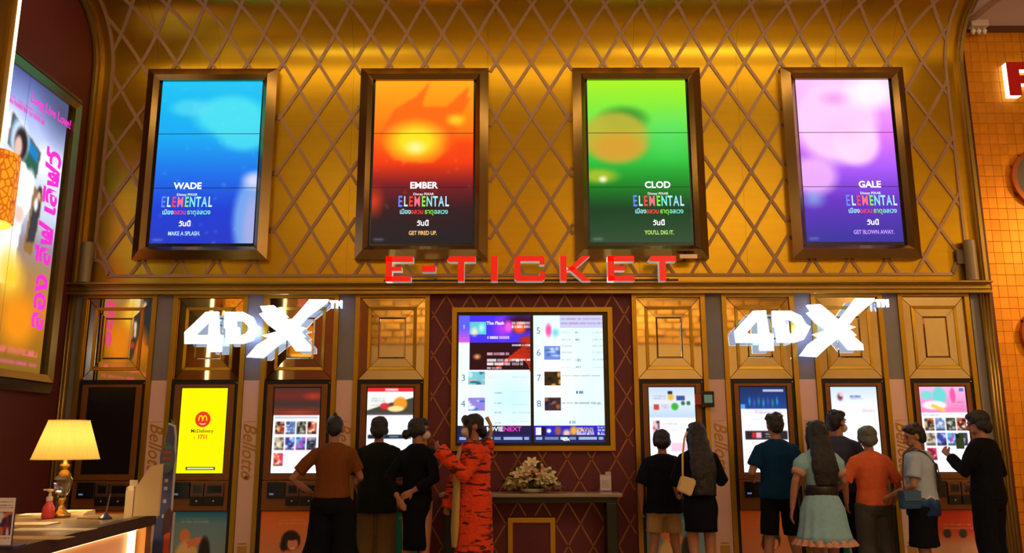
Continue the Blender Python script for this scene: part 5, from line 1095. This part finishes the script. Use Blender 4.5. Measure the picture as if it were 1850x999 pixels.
def belt(b):
    n = 32; R_ = [[b.verts.new(((.142+o)*math.cos(2*PI*k/n), (.115+o)*math.sin(2*PI*k/n)-.004, z)) for k in range(n)] for z, o in ((.985, .012), (1.0, .018), (1.08, .016), (1.09, .01))]
    for A, B in zip(R_, R_[1:]):
        for k in range(n): b.faces.new((A[k], A[(k+1) % n], B[(k+1) % n], B[k]))
    b.faces.new(R_[0]); b.faces.new(R_[-1][::-1])
extra(t8, s8, belt, 'belt', BLACK)
for sd, el in ((-1, (-.25, -.04, 1.12)), (1, (.235, .04, 1.12))):
    S_ = SH8[sd]; E_ = Vector(el); extra(t8, s8, lambda b: tube(b, [S_+(E_-S_)*.55, S_+(E_-S_)*.63, S_+(E_-S_)*.74], [.066, .07, .062], 14), 'cuff', PKT)
# 9 grey blue top, face mask, looking right
person('person in a dark grey blue tee and navy trousers wearing a face mask', *stand(1510, 737, -0.5, 1.74), -.35, dict(hair='short', w=0.9, mask=1, turn=-.75, legs=((-.1, 0), (.12, .0)),
    arms={-1: ((-.25, .0, 1.1), (-.2, .16, .93)), 1: ((.27, -.01, 1.1), (.24, .16, .96))},
    top=dict(hem=.90, sleeve=.7, ease=.03, m=fabric('slate_cotton', (.045, .05, .085))), bottom=dict(kind='pants', hem=.05, ease=.02, m=fabric('navy_denim', (.007, .008, .014)))))
# 10 grey haired, orange top
person('grey haired person in a coral orange top and grey trousers', *stand(1566, 766, -0.85, 1.745), 0, dict(hair='bowl', hairm=mat('grey_hair', (.10, .105, .08), .55, 0, .4, 60, .4), fem=1, w=1.02, nod=.05, legs=((-.11, 0), (.10, .01)),
    arms={-1: ((-.29, .0, 1.1), (-.25, .1, .9)), 1: ((.29, .0, 1.1), (.25, .1, .88))},
    top=dict(hem=.88, sleeve=.9, ease=.02, m=fabric('coral_knit', (.66, .12, .035), .75)), bottom=dict(kind='pants', hem=.05, ease=.022, wide=.01, m=fabric('grey_slacks', (.062, .058, .05)))))
# 11 white and blue shirt, satchel
def dip():
    m = fabric('dip_dyed_cotton', (.6, .5, .4)); nt = m.node_tree; N = nt.nodes; L = nt.links; b = N['Principled BSDF']
    tc = N.new('ShaderNodeTexCoord'); sp_ = N.new('ShaderNodeSeparateXYZ'); nz = N.new('ShaderNodeTexNoise'); nz.inputs['Scale'].default_value = 9
    L.new(tc.outputs['Object'], sp_.inputs[0]); L.new(tc.outputs['Object'], nz.inputs[0])
    ad = N.new('ShaderNodeMath'); ad.operation = 'MULTIPLY_ADD'; ad.inputs[1].default_value = .22; L.new(nz.outputs['Fac'], ad.inputs[0]); L.new(sp_.outputs['Z'], ad.inputs[2])
    r = N.new('ShaderNodeValToRGB'); e = r.color_ramp.elements; e[0].position = .90; e[0].color = (.012, .03, .09, 1); e[1].position = 1.07; e[1].color = (.92, .84, .74, 1)
    q = r.color_ramp.elements.new(.975); q.color = (.04, .10, .22, 1); q = r.color_ramp.elements.new(1.02); q.color = (.35, .42, .50, 1)
    mr = N.new('ShaderNodeMath'); mr.operation = 'MULTIPLY'; mr.inputs[1].default_value = 1.; L.new(ad.outputs[0], mr.inputs[0]); L.new(mr.outputs[0], r.inputs[0]); L.new(r.outputs[0], b.inputs['Base Color']); return m
t11, s11, HM11, _ = person('person with a satchel in a white shirt fading to blue at the hem', *stand(1652, 762, -1.2, 1.74), .95, dict(hair='short', w=1.0, turn=.5, nod=.2, legs=((-.1, 0), (.1, .03)), curl=.9,
    arms={-1: ((-.25, .02, 1.1), (-.16, .26, 1.0)), 1: ((.25, .06, 1.11), (.1, .28, 1.0))}, palm={-1: (.6, 0, -1), 1: (-.6, 0, -1)},
    top=dict(hem=.80, sleeve=.72, ease=.04, m=dip()), bottom=dict(kind='shorts', hem=.50, ease=.035, wide=.03, flare=.01, m=fabric('black_cotton', (.0045, .0045, .007)))))
extra(t11, s11, lambda b: [tube(b, [(-.02+.045*math.cos(a)+ox, -.168, 1.2+oz+.055*math.sin(a)) for a in np.linspace(0, 5.2, 10)], .010, 6, (0, 1, 0)) for ox, oz in ((0, .06), (.01, -.06))], 'shirt_print', BLACK)
STR = mat('brown_leather', (.06, .03, .015), .5)
sb = at(1634, 892, -1.3); bg2 = thing('satchel', 'small blue grey satchel worn across the body of the person in the dip dyed shirt', 'bag', (sb.x-.01, -1.44, sb.z-.07), .35)
bm = bmesh.new(); bx(bm, -.12, .085, -.035, .035, -.05, .11, .022); fin(bm, 'body', fabric('denim_satchel', (.03, .07, .14)), bg2)
bm = bmesh.new(); bx(bm, -.112, .077, -.044, -.034, .02, .105, .004); fin(bm, 'flap', fabric('denim_satchel_flap', (.06, .12, .19)), bg2)
bm = bmesh.new(); tube(bm, [(-.07, .0, .09), (-.05, .02, .27), (.02, .06, .42), (.13, .05, .50)], (.012, .004), 6); fin(bm, 'strap', STR, bg2)
extra(t11, s11, lambda b: tube(b, [(-.06, .10, 1.425), (-.09, .0, 1.47), (-.10, -.09, 1.43), (.0, -.17, 1.30), (.10, -.18, 1.15), (.19, -.13, 1.02)], (.016, .006), 8), 'shoulder_strap', STR)
# 12 all in black, far right
t12, s12, HM12, _ = person('person dressed all in black standing at the farthest right machine', *stand(1768, 740, -0.85, 1.735), .65, dict(hair='full', w=1.0, turn=.45, nod=.15, legs=((-.13, 0), (.12, .05)),
    arms={-1: ((-.25, .09, 1.13), (-.14, .28, 1.29)), 1: ((.27, -.02, 1.12), (.19, .18, 1.0))}, palm={-1: (1, 0, 0)}, curl=.9,
    top=dict(hem=.86, sleeve=1.85, ease=.035, m=fabric('black_jersey', (.0045, .0045, .005))), bottom=dict(kind='pants', hem=.05, ease=.028, wide=.01, m=fabric('charcoal_cotton', (.005, .005, .006)))))
pp = at(1732, 797, -1.0); ph = thing('phone', 'phone in a green case held by the person dressed in black', 'phone', (pp.x, -1.02, pp.z))
bm = bmesh.new(); bx(bm, -.036, .036, -.005, .005, -.07, .07, .004); fin(bm, 'case', mat('green_case', (.03, .12, .05), .4), ph)
box('camera', BLACK, -.03, -.005, -.008, -.0045, .03, .06, ph)

# ------------------------------------------------------------------ turn lettering and grown figures into plain meshes
bpy.context.view_layer.update(); dg = bpy.context.evaluated_depsgraph_get()
done = []
for o, m in FONTS: done.append((o, m, bpy.data.meshes.new_from_object(o.evaluated_get(dg), depsgraph=dg)))
grown = [(o, bpy.data.meshes.new_from_object(o.evaluated_get(dg), preserve_all_data_layers=True, depsgraph=dg)) for o in BAKE]
for o, me in grown:
    ms = list(o.data.materials); o.modifiers.clear(); old = o.data; o.data = me; bpy.data.meshes.remove(old)
    if not me.materials:
        for q in ms: me.materials.append(q)
    me.polygons.foreach_set('use_smooth', [True]*len(me.polygons))
for o, m, me in done:
    nm = o.name.split('.')[0]; par, lo, ro, sc = o.parent, o.location.copy(), o.rotation_euler.copy(), o.scale.copy()
    bpy.data.objects.remove(o); me.materials.clear(); me.materials.append(m)
    n_ = bpy.data.objects.new(nm, me); C.objects.link(n_); n_.parent = par; n_.location = lo; n_.rotation_euler = ro; n_.scale = sc
